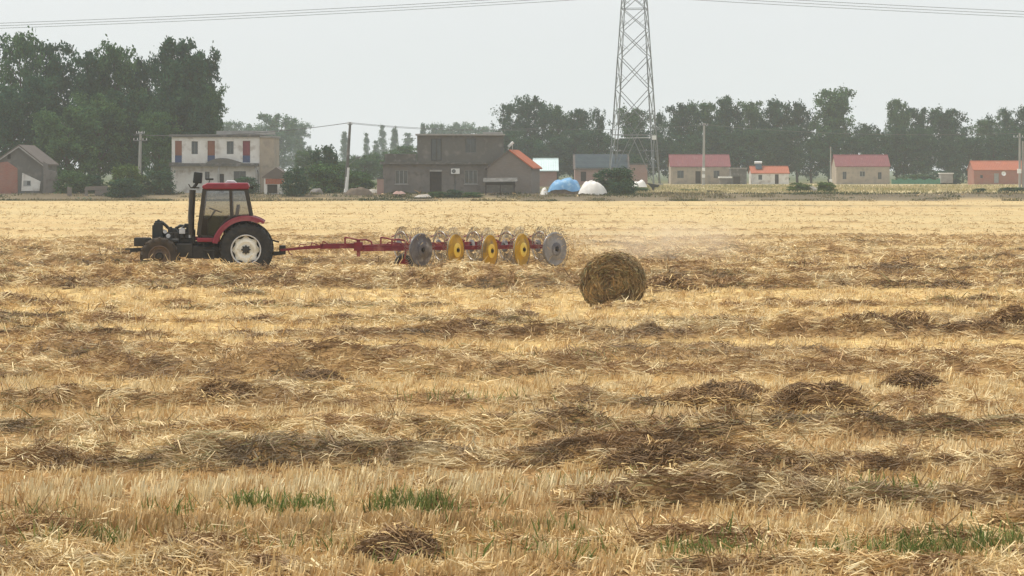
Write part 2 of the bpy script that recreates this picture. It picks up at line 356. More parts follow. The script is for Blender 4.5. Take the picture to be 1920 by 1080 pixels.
def build_ground():
    # rows get denser towards the camera, the sheet runs on to the horizon
    ys = [-60, -20, 5, 12]
    y = 17.0
    while y < 290:
        ys.append(y); y += max(0.05, y * y / 16000 * 1.1)
    for y in (296, 305, 320, 345, 380, 430, 500, 620, 800, 1100, 1600, 2400, 3600, 5200): ys.append(y)
    ys = np.array(ys, dtype=float); nu = 520
    u = np.linspace(-1, 1, nu)
    hw = np.where(ys < 17, 40, 0.22 * np.abs(ys) + 6 + 0 * ys) + np.where(ys > 290, (ys - 290) * 0.8, 0)
    X = hw[:, None] * u[None, :]; Y = np.repeat(ys[:, None], nu, 1)
    Z = height(X, Y); Z = np.where(Y < 16, 0.0, Z)
    # lower a bit at the camera's feet is not needed: the place is flat there
    T = straw_depth(X, Y)
    n1 = fbm(X / 1.1, Y / 1.6, 201, 4)[..., None]; n2 = fbm(X / 5, Y / 7, 205, 4)[..., None]; n3 = fbm(X / 0.3, Y / 0.3, 207, 2)[..., None]
    near = (C_TAN * 0.35 + C_BROWN * 0.55) * (0.5 + 0.9 * n3) + 0 * n1
    near = near + (C_GOLD * 0.80 * (0.6 + 0.8 * n3) - near) * sstep(28, 50, Y)[..., None]
    thick = C_TAN * 0.75 * (1 - n1) + C_BROWN * 0.8 * n1
    c = near + (thick - near) * sstep(0.02, 0.14, T)[..., None]
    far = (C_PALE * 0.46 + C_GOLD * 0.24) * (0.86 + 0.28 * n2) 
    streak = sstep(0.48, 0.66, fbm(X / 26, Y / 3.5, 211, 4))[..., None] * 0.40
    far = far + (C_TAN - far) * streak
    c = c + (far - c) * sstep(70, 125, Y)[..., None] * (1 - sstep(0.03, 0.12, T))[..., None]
    ditch = np.exp(-((Y - 240 - 6 * (n2[..., 0] - 0.5) + X * 0.10) / (1.2 + 0.05 * np.clip(X, 0, 60))) ** 2)[..., None] * sstep(4, 16, X)[..., None] * (0.35 + 0.65 * sstep(0.35, 0.6, n1))
    c = c + (np.array((0.15, 0.12, 0.07)) - c) * ditch * 0.9
    # bank and land behind the field
    bank = np.array((0.17, 0.14, 0.095)) * (0.4 + 1.2 * n2) 
    k = sstep(270.5, 274, Y + 14.0 * (n2[..., 0] - 0.5) * sstep(240, 262, Y))[..., None]; c = c + (bank - c) * k
    back = np.array((0.16, 0.15, 0.085)) * (0.5 + n2)
    pale = np.array((0.50, 0.42, 0.25)) * (0.7 + 0.6 * n2)
    right = sstep(10, 26, X - (Y - 280) * 0.02)[..., None]
    back = back + (pale - back) * right * sstep(290, 300, Y)[..., None]
    c = c + (back - c) * sstep(286, 293, Y)[..., None]
    far2 = np.array((0.10, 0.12, 0.06)) + 0 * n1
    c = c + (far2 - c) * sstep(450, 520, Y)[..., None]
    nr = len(ys); idx = np.arange(nr * nu).reshape(nr, nu)
    f = np.stack([idx[:-1, :-1], idx[:-1, 1:], idx[1:, 1:], idx[1:, :-1]], -1).reshape(-1, 4)
    m, nt, b = nodes('field_ground'); b.inputs['Roughness'].default_value = 0.95; b.inputs['Specular IOR Level'].default_value = 0.1
    at = N(nt, 'ShaderNodeAttribute', attribute_name='col')
    tc = N(nt, 'ShaderNodeTexCoord'); nz = N(nt, 'ShaderNodeTexNoise'); nz.inputs['Scale'].default_value = 9; nz.inputs['Detail'].default_value = 8
    nt.links.new(tc.outputs['Object'], nz.inputs['Vector'])
    r = N(nt, 'ShaderNodeValToRGB'); r.color_ramp.elements[0].position = 0.3; r.color_ramp.elements[1].position = 0.7
    r.color_ramp.elements[0].color = (0.62, 0.60, 0.56, 1); r.color_ramp.elements[1].color = (1.15, 1.12, 1.05, 1)
    nt.links.new(nz.outputs['Fac'], r.inputs[0])
    mx = N(nt, 'ShaderNodeMixRGB', blend_type='MULTIPLY'); mx.inputs[0].default_value = 1
    nt.links.new(at.outputs['Color'], mx.inputs[1]); nt.links.new(r.outputs[0], mx.inputs[2]); nt.links.new(mx.outputs[0], b.inputs['Base Color'])
    bp = N(nt, 'ShaderNodeBump'); bp.inputs['Strength'].default_value = 0.6; bp.inputs['Distance'].default_value = 0.04
    nt.links.new(nz.outputs['Fac'], bp.inputs['Height']); nt.links.new(bp.outputs[0], b.inputs['Normal'])
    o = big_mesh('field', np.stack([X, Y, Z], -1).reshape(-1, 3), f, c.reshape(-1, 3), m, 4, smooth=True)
    tag(o, 'harvested golden stubble field running back to the village', 'field', kind='structure')

def unit(v): return v / np.maximum(np.linalg.norm(v, axis=1, keepdims=True), 1e-9)

def stalks(base, dirs, length, width, cols, bend=0.15, r=rng):
    """one two-piece blade per stalk: 6 vertices, 2 faces"""
    n = len(base); rv = r.normal(size=(n, 3)); side = unit(np.cross(dirs, rv)); nor = np.cross(side, dirs)
    l = length[:, None]; w = width[:, None] / 2
    mid = base + dirs * l * 0.5 + nor * l * (bend * r.normal(size=(n, 1)) * 0.5)
    tip = base + dirs * l
    v = np.empty((n, 6, 3)); v[:, 0] = base - side * w; v[:, 1] = base + side * w
    v[:, 2] = mid - side * w; v[:, 3] = mid + side * w; v[:, 4] = tip - side * w * 0.5; v[:, 5] = tip + side * w * 0.5
    i = (np.arange(n) * 6)[:, None]
    f = np.stack([i + np.array([0, 1, 3, 2]), i + np.array([2, 3, 5, 4])], 1).reshape(-1, 4)
    c = np.repeat(cols, 6, axis=0)
    return v.reshape(-1, 3), f, c

def mixc(a, b, t): return a + (b - a) * np.clip(t, 0, 1)[:, None]

def scatter(n, lo=368, hi=1150, r=rng):
    n = int(n * 1.3); py = r.uniform(lo, hi, n); d = CAMH * F / (py - HZ)
    x = r.uniform(-1, 1, n) * (0.203 * d + 2.4)
    return x, d

def azdir(az, pitch):
    return np.stack([np.cos(az) * np.cos(pitch), np.sin(az) * np.cos(pitch), np.sin(pitch)], -1)

def build_straw():
    # --- loose straw lying in the rows and thinly between them
    xa, ya = scatter(680000); xb, yb = scatter(330000, 445, 640); x = np.concatenate([xa, xb]); y = np.concatenate([ya, yb])
    T = straw_depth(x, y)
    p = 0.055 + 0.945 * sstep(0.02, 0.10, T); p = np.where(y > 125, p * 0.35, p)
    k = rng.random(len(x)) < p; x, y, T = x[k], y[k], T[k]; n = len(x)
    sc_ = 0.34 + y * 0.004
    swirl = (fbm(x / sc_, y / sc_, 295, 2) - 0.5) * 5.0                         # neighbouring stalks lie alike
    az = swirl + rng.normal(0, 0.32, n) + PI * (rng.random(n) < 0.5); az = np.where(rng.random(n) < 0.16, rng.uniform(0, 2 * PI, n), az)
    pit = rng.normal(0.04, 0.17, n) + 0.5 * (vnoise(x / sc_ * 1.3, y / sc_ * 1.3, 297) - 0.5); up = (rng.random(n) < 0.02) & (y < 115); pit = np.where(up, rng.uniform(0.4, 1.2, n), pit)
    L = rng.uniform(0.08, 0.29, n) * (1 + y / 220)
    px = y / 2667.0
    W = np.maximum(0.0085, px * 0.62) * rng.uniform(0.55, 1.7, n)
    z = height(x, y) + rng.uniform(-0.03, 0.045, n) * (0.4 + np.clip(T * 5, 0, 1))
    d = azdir(az, pit); base = np.stack([x, y, z], -1) - d * (L * 0.45)[:, None] * (1 - up[:, None] * 1.0)
    # colour: every wisp has its own tone, and there are broad patches of brown, damp, grey and greenish straw
    ws_ = 0.07 + y * 0.0022; wisp = 0.55 * vnoise(x / ws_, y / ws_, 299) + 0.25 * vnoise(x / ws_ / 3.1, y / ws_ / 3.1, 298) + 0.2 * rng.random(n)
    a = fbm(x / 2.6, y / 1.3, 301, 4); b = fbm(x / 0.9, y / 0.7, 311, 4); e = fbm(x / 3.5, y / 3.5, 321, 3)
    near = sstep(130, 60, y)
    c = mixc(np.broadcast_to(C_GOLD, (n, 3)), C_PALE, sstep(0.46, 0.64, wisp))
    c = mixc(c, C_TAN, sstep(0.50, 0.34, wisp) * 0.9)
    c = mixc(c, C_TAN, 0.55 * sstep(0.05, 0.14, T) * near * sstep(0.62, 0.42, wisp))
    c = mixc(c, C_BROWN, np.maximum(sstep(0.40, 0.24, wisp) * 0.95, sstep(0.49, 0.60, b) * (rng.random(n) < 0.72)) * sstep(0.02, 0.10, T) * (0.45 + 0.55 * near))
    row_shade = 0 * x  # rotted straw tone, with the rows' camera-side shade painted into it
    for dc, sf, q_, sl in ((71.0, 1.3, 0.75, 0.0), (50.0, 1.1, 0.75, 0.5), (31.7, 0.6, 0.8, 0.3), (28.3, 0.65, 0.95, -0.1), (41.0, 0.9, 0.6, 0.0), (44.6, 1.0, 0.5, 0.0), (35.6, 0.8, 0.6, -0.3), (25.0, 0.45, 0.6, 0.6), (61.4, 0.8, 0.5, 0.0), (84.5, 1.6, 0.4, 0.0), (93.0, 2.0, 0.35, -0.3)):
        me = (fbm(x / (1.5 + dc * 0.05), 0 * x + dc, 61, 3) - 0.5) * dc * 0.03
        row_shade = np.maximum(row_shade, q_ * np.exp(-((y - dc - me) / sf) ** 2) * np.clip(1 + sl * x / (y * 0.19), 0.1, 1.3) * sstep(0.34, 0.54, fbm(x / (0.9 + dc * 0.022), y / (0.6 + dc * 0.012), 63 + int(dc), 4)))
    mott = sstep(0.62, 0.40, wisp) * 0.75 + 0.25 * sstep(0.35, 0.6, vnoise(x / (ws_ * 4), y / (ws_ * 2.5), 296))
    c = mixc(c, C_BROWN, row_shade * mott * 1.15); c = mixc(c, C_DAMP_SHADE, np.clip(row_shade * 1.5 - 0.45, 0, 1) * mott * (rng.random(n) < 0.6))
    c = mixc(c, C_DAMP_SHADE, sstep(0.54, 0.62, a * 0.5 + b * 0.5) * (0.35 + 0.65 * mott) * (rng.random(n) < 0.82) * sstep(0.02, 0.09, T) * 0.95)
    c = mixc(c, C_GREY, sstep(0.52, 0.66, e) * 0.45 * rng.random(n))
    c = mixc(c, C_OLIVE, (rng.random(n) < 0.10) * sstep(0.48, 0.6, a) * 0.8)
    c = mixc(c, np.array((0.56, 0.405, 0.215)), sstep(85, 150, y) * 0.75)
    c = c * rng.uniform(0.75, 1.2, n)[:, None]
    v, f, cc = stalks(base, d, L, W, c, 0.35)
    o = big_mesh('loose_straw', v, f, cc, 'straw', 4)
    tag(o, 'loose golden and brown cut straw lying in long rough rows across the field', 'straw', kind='stuff')
    # --- standing stubble
    xa, ya = scatter(440000); xb, yb = scatter(150000, 500, 740); x = np.concatenate([xa, xb]); y = np.concatenate([ya, yb])
    ts = 0.03 + y * 0.0024
    tuft = vnoise(x / ts, y / (ts * 1.6), 335)
    T = straw_depth(x, y)
    p = (1 - sstep(0.02, 0.10, T)) * (0.08 + 0.92 * sstep(0.40, 0.58, tuft)); p = np.where(y > 110, p * 0.7, p)
    tall = np.exp(-((y - 26.1 - (fbm(x / 4, 0 * x, 77, 3) - 0.5) * 1.2) / 0.85) ** 2) * sstep(1.7, 0.6, x)          # the pale band in the foreground
    brown = np.exp(-((y - 23.2 - (fbm(x / 3, 0 * x, 78, 3) - 0.5) * 1.6) / 0.85) ** 2) * sstep(1.2, -0.6, x)
    p = np.maximum(p, np.maximum(tall, brown) * (0.08 + 0.92 * sstep(0.38, 0.55, tuft)))
    p = p * np.where(y < 32, 0.60, 1.0)
    k = rng.random(len(x)) < p; x, y, tall, brown, T, tuft, ts = x[k], y[k], tall[k], brown[k], T[k], tuft[k], ts[k]; n = len(x)
    lean = rng.normal(0, 0.20, n); az = rng.normal(0.0, 0.9, n) + 3.0 * (vnoise(x / ts / 2, y / ts / 2, 343) - 0.5)
    d = azdir(az, PI / 2 - np.abs(lean) - 0.25 * vnoise(x / ts, y / ts, 344))
    L = rng.uniform(0.045, 0.12, n) * (0.65 + 0.6 * tuft) * (1 + 0.75 * tall + 0.55 * brown); L = np.where(y > 100, L * 0.6, L)
    W = np.maximum(0.0135, y / 2667.0 * 0.70) * rng.uniform(0.5, 1.7, n)
    z = height(x, y) - 0.01
    tone = 0.55 * vnoise(x / ts * 0.8 + 9, y / ts * 0.8, 347) + 0.45 * rng.random(n)
    c = mixc(np.broadcast_to(C_TAN, (n, 3)), C_GOLD, sstep(0.2, 0.45, tone)); c = mixc(c, C_PALE, sstep(0.42, 0.68, tone))
    c = mixc(c, C_TAN, sstep(0.45, 0.65, fbm(x / 3, y / 4, 351, 4)) * rng.random(n) * 0.8)
    c = mixc(c, np.array((0.86, 0.73, 0.46)), 0.55 * sstep(80, 60, y) * sstep(27, 30, y) * sstep(0.3, 0.5, tone))
    c = mixc(c, np.array((0.82, 0.70, 0.44)), tall * sstep(0.25, 0.5, tone))
    c = mixc(c, np.array((0.36, 0.225, 0.095)), brown * (0.35 + 0.65 * rng.random(n)))
    c = mixc(c, np.array((0.60, 0.445, 0.245)), sstep(75, 150, y) * 0.85); c = c * (1 - 0.22 * sstep(0.45, 0.62, fbm(x / 25, y / 3.5, 355, 3)) * sstep(80, 130, y))[:, None]
    c = c * rng.uniform(0.75, 1.15, n)[:, None]
    v, f, cc = stalks(np.stack([x, y, z], -1), d, L, W, c, 0.12)
    o = big_mesh('stubble', v, f, cc, 'straw', 4)
    tag(o, 'short cut stubble standing in pale strips between the straw rows', 'stubble', kind='stuff')
    # --- green grass coming up through the stubble
    x, y = scatter(420000, 660, 1150)
    g = 0 * x
    for gx, gy, rx, ry, wt in ((-1.7, 24.75, 0.7, 0.22, 1.6), (-3.6, 24.6, 1.0, 0.22, 0.6), (-0.9, 24.9, 0.6, 0.3, 1.3), (-2.5, 25.0, 0.5, 0.2, 1.0), (-3.9, 22.5, 0.8, 0.4, 0.8),
                               (2.95, 21.9, 0.55, 0.35, 1.5), (3.8, 21.9, 0.5, 0.4, 0.9), (1.5, 22.0, 0.9, 0.5, 0.6), (0.4, 23.4, 0.7, 0.4, 0.3), (-0.9, 21.7, 0.4, 0.3, 0.35), (1.0, 26.6, 0.7, 0.4, 0.35),
                               (2.0, 27.2, 0.6, 0.4, 0.3), (-0.3, 36.0, 0.9, 0.6, 0.3), (3.6, 25.6, 0.5, 0.4, 0.3), (-2.4, 22.3, 1.2, 0.5, 0.2), (0.9, 43.5, 0.7, 0.6, 0.35)):
        g = np.maximum(g, wt * np.exp(-((x - gx) / rx) ** 2 - ((y - gy) / ry) ** 2))
    k = rng.random(len(x)) < g * 0.34 * sstep(0.40, 0.62, fbm(x / 0.5, y / 0.4, 371, 3)); x, y = x[k], y[k]; n = len(x)
    d = azdir(rng.uniform(0, 2 * PI, n), rng.uniform(0.9, 1.5, n)); L = rng.uniform(0.09, 0.22, n); W = rng.uniform(0.008, 0.015, n)
    c = mixc(np.broadcast_to(C_GREEN, (n, 3)), np.array((0.30, 0.31, 0.11)), rng.random(n)) * rng.uniform(0.7, 1.2, n)[:, None]
    v, f, cc = stalks(np.stack([x, y, height(x, y) - 0.01], -1), d, L, W, c, 0.4)
    o = big_mesh('green_grass', v, f, cc, 'leaf', 4)
    tag(o, 'fresh green grass sprouting in patches through the stubble', 'grass', kind='stuff')

def straw_heap(x, y, rx, ry, h, dark, label, seed):
    r = np.random.default_rng(seed)
    z0 = gz(x, y) - 0.03
    t = thing('straw_heap', label, 'straw heap', (x, y, z0), 0, 'heaps of straw in the field')
    n = 3600
    a = r.uniform(0, 2 * PI, n); q = np.sqrt(r.random(n)); hx = np.cos(a) * q * rx; hy = np.sin(a) * q * ry
    hz = h * (1 - q ** 2) * (0.6 + 0.8 * fbm(hx / 0.25 + seed, hy / 0.25, seed, 3))
    # a core of packed straw
    g = 26; uu = np.linspace(0, 2 * PI, g, endpoint=False); rr = np.linspace(0, 1, 9)
    A, R = np.meshgrid(uu, rr); cx = np.cos(A) * R * rx; cy = np.sin(A) * R * ry
    cz = h * (1 - R ** 2) * (0.6 + 0.8 * fbm(cx / 0.25 + seed, cy / 0.25, seed, 3)) * 0.93 - 0.02
    idx = np.arange(9 * g).reshape(9, g); nx = np.roll(idx, -1, 1)
    f0 = np.stack([idx[:-1], nx[:-1], nx[1:], idx[1:]], -1).reshape(-1, 4); v0 = np.stack([cx, cy, cz], -1).reshape(-1, 3)
    c0 = np.broadcast_to(mixc(C_TAN[None], C_DAMP_SHADE, np.array([dark])), (len(v0), 3))
    d = azdir((fbm(hx / 0.3 + seed, hy / 0.3, seed + 3, 2) - 0.5) * 5 + r.normal(0, 0.35, n) + PI * (r.random(n) < 0.5), r.normal(0, 0.16, n))
    L = r.uniform(0.10, 0.28, n); W = np.maximum(0.008, y / 2667 * 0.62) * r.uniform(0.6, 1.7, n)
    wsp = fbm(hx / 0.22 + seed, hy / 0.22, seed + 5, 2) * 0.6 + 0.4 * r.random(n); edge = sstep(0.75, 1.0, q)
    c = mixc(np.broadcast_to(C_BROWN, (n, 3)), C_DAMP_SHADE, sstep(0.62, 0.40, wsp) * (0.35 + 0.65 * dark)); c = mixc(c, C_TAN, sstep(0.55, 0.72, wsp) * (1.05 - 0.6 * dark)); c = mixc(c, C_GOLD, (r.random(n) < 0.07 + 0.6 * edge))
    c = c * r.uniform(0.75, 1.25, n)[:, None]
    v, f, cc = stalks(np.stack([hx, hy, hz + 0.01], -1) - d * (L * 0.45)[:, None], d, L, W, c, 0.4, r)
    big_mesh('straw', np.concatenate([v0, v]), np.concatenate([f0, f + len(v0)]), np.concatenate([c0, cc]), 'straw', 4, t)

def heaps():
    H = [(1535, 775, 0.66, 0.40, 0.30, 0.75, 'domed dark brown straw heap on the right of the field, alone in a pale strip'),
         (1335, 768, 0.60, 0.35, 0.20, 0.85, 'low dark flat straw heap just left of the domed dark heap'),
         (1375, 738, 0.50, 0.35, 0.15, 0.85, 'small thin dark straw heap behind the low flat heap'),
         (1712, 727, 0.40, 0.35, 0.20, 0.9, 'small dark straw heap near the right edge behind the domed heap'),
         (1708, 612, 0.42, 0.5, 0.24, 0.85, 'dark straw heap at the right, farther off than the dark row'),
         (428, 765, 0.40, 0.35, 0.19, 0.8, 'small greyish straw heap on the left side of the field'),
         (748, 1050, 0.30, 0.30, 0.20, 0.45, 'peaked straw heap with a dark hollow, at the bottom of the photo'),
         (1235, 885, 0.62, 0.4, 0.20, 0.85, 'wide dark straw heap with a flattened top beside the pale stubble band'),
         (1510, 915, 0.40, 0.3, 0.16, 0.85, 'rounded dark olive straw heap behind the loose golden straw'),
         (595, 722, 0.36, 0.35, 0.20, 0.85, 'brown straw heap below the centre left of the field, at a pale strip'),
         (1255, 545, 0.7, 0.7, 0.30, 0.6, 'greyish straw heap right beside the round bale'),
         (1685, 512, 0.7, 0.9, 0.30, 0.6, 'straw heap far out at the right beyond the round bale'),
         (1905, 632, 0.55, 0.5, 0.34, 0.35, 'brownish straw heap cut by the right edge of the photo'),
         (880, 632, 0.55, 0.5, 0.16, 0.75, 'low brown straw heap in the middle of the field below the rake')]
    for i, (px, py, rx, ry, h, dk, lb) in enumerate(H):
        d = CAMH * F / (py - HZ); straw_heap((px - 960) / F * d, d, rx * 1.15, ry * 1.3, h * 1.1, dk * 0.62, lb, 500 + i)

# ------------------------------------------------------------------ round bale
def bale():
    d0 = 62.6; R = 0.66; Ln = 1.1
    c = P(1150, 0, d0); zc = R - 0.12
    t = thing('round_bale', 'brown round bale of straw lying alone in the stubble behind the rake', 'straw bale', (c.x, d0, zc - R))
    r = np.random.default_rng(5)
    ax = np.array((math.sin(-0.16), -math.cos(-0.16), 0.0)); e1 = np.array((math.cos(-0.16), math.sin(-0.16), 0.0)); e2 = np.array((0, 0, 1.0))
    org = np.array((0, 0, R))
    # core drum
    ng, nl = 72, 18; A, S = np.meshgrid(np.linspace(0, 2 * PI, ng, endpoint=False), np.linspace(-Ln / 2, Ln / 2, nl))
    def rad(a, s): return R * (0.92 + 0.16 * fbm(np.cos(a) * 2.2 + 7, np.sin(a) * 2.2 + s * 2.0, 71, 4) + 0.015 * np.cos(a * 2))
    RR = rad(A, S); pts = org + e1 * (RR * np.cos(A))[..., None] + e2 * (RR * np.sin(A) * np.where(np.sin(A) < 0, 0.93, 1))[..., None] + ax * S[..., None]
    idx = np.arange(nl * ng).reshape(nl, ng); nx = np.roll(idx, -1, 1)
    f0 = np.stack([idx[:-1], nx[:-1], nx[1:], idx[1:]], -1).reshape(-1, 4)
    v0 = pts.reshape(-1, 3)
    vs, fs, off = [v0], [f0], len(v0)
    for sgn in (-1, 1):
        a = np.linspace(0, 2 * PI, ng, endpoint=False); q = np.linspace(1, 0.02, 12); AA, QQ = np.meshgrid(a, q)
        rr = rad(AA, AA * 0 + sgn * Ln / 2) * QQ; bul = sgn * (Ln / 2 + 0.05 * (1 - QQ ** 3) + 0.05 * (fbm(np.cos(AA) * QQ * 4, np.sin(AA) * QQ * 4, 72, 4) - 0.5))
        w = org + e1 * (rr * np.cos(AA))[..., None] + e2 * (rr * np.sin(AA) * np.where(np.sin(AA) < 0, 0.93, 1))[..., None] + ax * bul[..., None]
        ii = np.arange(12 * ng).reshape(12, ng) + off; nn = np.roll(ii, -1, 1)
        fs.append(np.stack([ii[:-1], nn[:-1], nn[1:], ii[1:]], -1).reshape(-1, 4)); vs.append(w.reshape(-1, 3)); off += 12 * ng
    V = np.concatenate(vs); Fc = np.concatenate(fs)
    cc = np.broadcast_to(np.array((0.150, 0.106, 0.056)), (len(V), 3))
    big_mesh('packed_core', V, Fc, cc, 'straw', 4, t, smooth=True)
    # wound stalks round the drum
    n = 9000; a = r.uniform(0, 2 * PI, n); s = r.uniform(-Ln / 2, Ln / 2, n); q = rad(a, s) + r.uniform(-0.01, 0.025, n)
    fl = np.where(np.sin(a) < 0, 0.93, 1)
    base = org + e1 * (q * np.cos(a))[:, None] + e2 * (q * np.sin(a) * fl)[:, None] + ax * s[:, None]
    tan = -e1 * np.sin(a)[:, None] + e2 * np.cos(a)[:, None]; nrm = e1 * np.cos(a)[:, None] + e2 * np.sin(a)[:, None]
    d = unit(tan * (1 - 2 * (r.random(n) < 0.5))[:, None] + ax * r.normal(0, 0.35, n)[:, None] + nrm * r.normal(0.02, 0.10, n)[:, None])
    m2 = 9000; a2 = r.uniform(0, 2 * PI, m2); q2 = np.sqrt(r.random(m2)) * R * 0.99
    b2 = org + e1 * (q2 * np.cos(a2))[:, None] + e2 * (q2 * np.sin(a2) * np.where(np.sin(a2) < 0, 0.93, 1))[:, None] + ax * (Ln / 2 + 0.05 * (1 - (q2 / R) ** 3) + r.uniform(-0.02, 0.03, m2))[:, None]
    t2 = -e1 * np.sin(a2)[:, None] + e2 * np.cos(a2)[:, None]
    d2 = unit(t2 * (1 - 2 * (r.random(m2) < 0.5))[:, None] + r.normal(0, 0.35, (m2, 3)))
    B = np.concatenate([base, b2]); D = np.concatenate([d, d2]); nn = n + m2
    cx = np.concatenate([fbm(a * 3, s * 3, 73, 4), fbm(np.cos(a2) * q2 * 5, np.sin(a2) * q2 * 5, 74, 4)])
    c = mixc(np.broadcast_to(np.array((0.489, 0.324, 0.144)), (nn, 3)), np.array((0.216, 0.139, 0.069)), sstep(0.35, 0.6, cx))
    c = mixc(c, np.array((0.56, 0.43, 0.23)), (r.random(nn) < 0.16) * 0.9)
    c = mixc(c, np.array((0.250, 0.231, 0.106)), (r.random(nn) < 0.2) * 0.8) * r.uniform(0.7, 1.25, nn)[:, None]
    L = r.uniform(0.12, 0.36, nn); W = r.uniform(0.010, 0.026, nn)
    v, f, c2 = stalks(B - D * (L * 0.4)[:, None], D, L, W, c, 0.3, r)
    big_mesh('wound_straw', v, f, c2, 'straw', 4, t)

# ------------------------------------------------------------------ tractor
TD = 81.6
TX0 = (457 - 960) / F * 80.8
def T(px, py, yy):
    d = TD + yy
    return Vector(((px - 960) / F * d - TX0, yy, CAMH - (py - HZ) / F * d))

def torus_tyre(mb, c, R, w, rr, lugs, lug_h, n=56):
    """tyre as a lathe about y with chevron lugs"""
    hw = w / 2
    prof = [(rr, -hw * 0.80), (rr + (R - rr) * 0.35, -hw * 1.0), (rr + (R - rr) * 0.75, -hw * 0.98), (R - 0.03, -hw * 0.82), (R, -hw * 0.45), (R + 0.005, 0), (R, hw * 0.45), (R - 0.03, hw * 0.82),
            (rr + (R - rr) * 0.75, hw * 0.98), (rr + (R - rr) * 0.35, hw), (rr, hw * 0.80)]
    mb.lathe(prof, c, (0, 1, 0), n)
    c = Vector(c)
    for k in range(lugs):
        for sg in (-1, 1):
            a = 2 * PI * (k + (0.5 if sg > 0 else 0)) / lugs
            pts = []
            for (yy, da, r0) in ((0.02, 0.10, R - 0.01), (hw * 0.55, 0.0, R - 0.01), (hw * 0.93, -0.05, R - 0.045), (hw * 1.0, -0.06, R - 0.12)):
                pts.append((Vector((math.cos(a + da) * r0, sg * yy, math.sin(a + da) * r0)), a + da))
            for (p, a0), (q, a1) in zip(pts[:-1], pts[1:]):
                rad = Vector((math.cos(a0), 0, math.sin(a0))); tan = Vector((-math.sin(a0), 0, math.cos(a0))) * 0.03
                vs = [c + p - tan, c + p + tan, c + q + tan, c + q - tan]
                o = [v + rad * lug_h for v in vs]
                mb.add(vs + o, [(4, 5, 6, 7), (0, 1, 5, 4), (1, 2, 6, 5), (2, 3, 7, 6), (3, 0, 4, 7)])

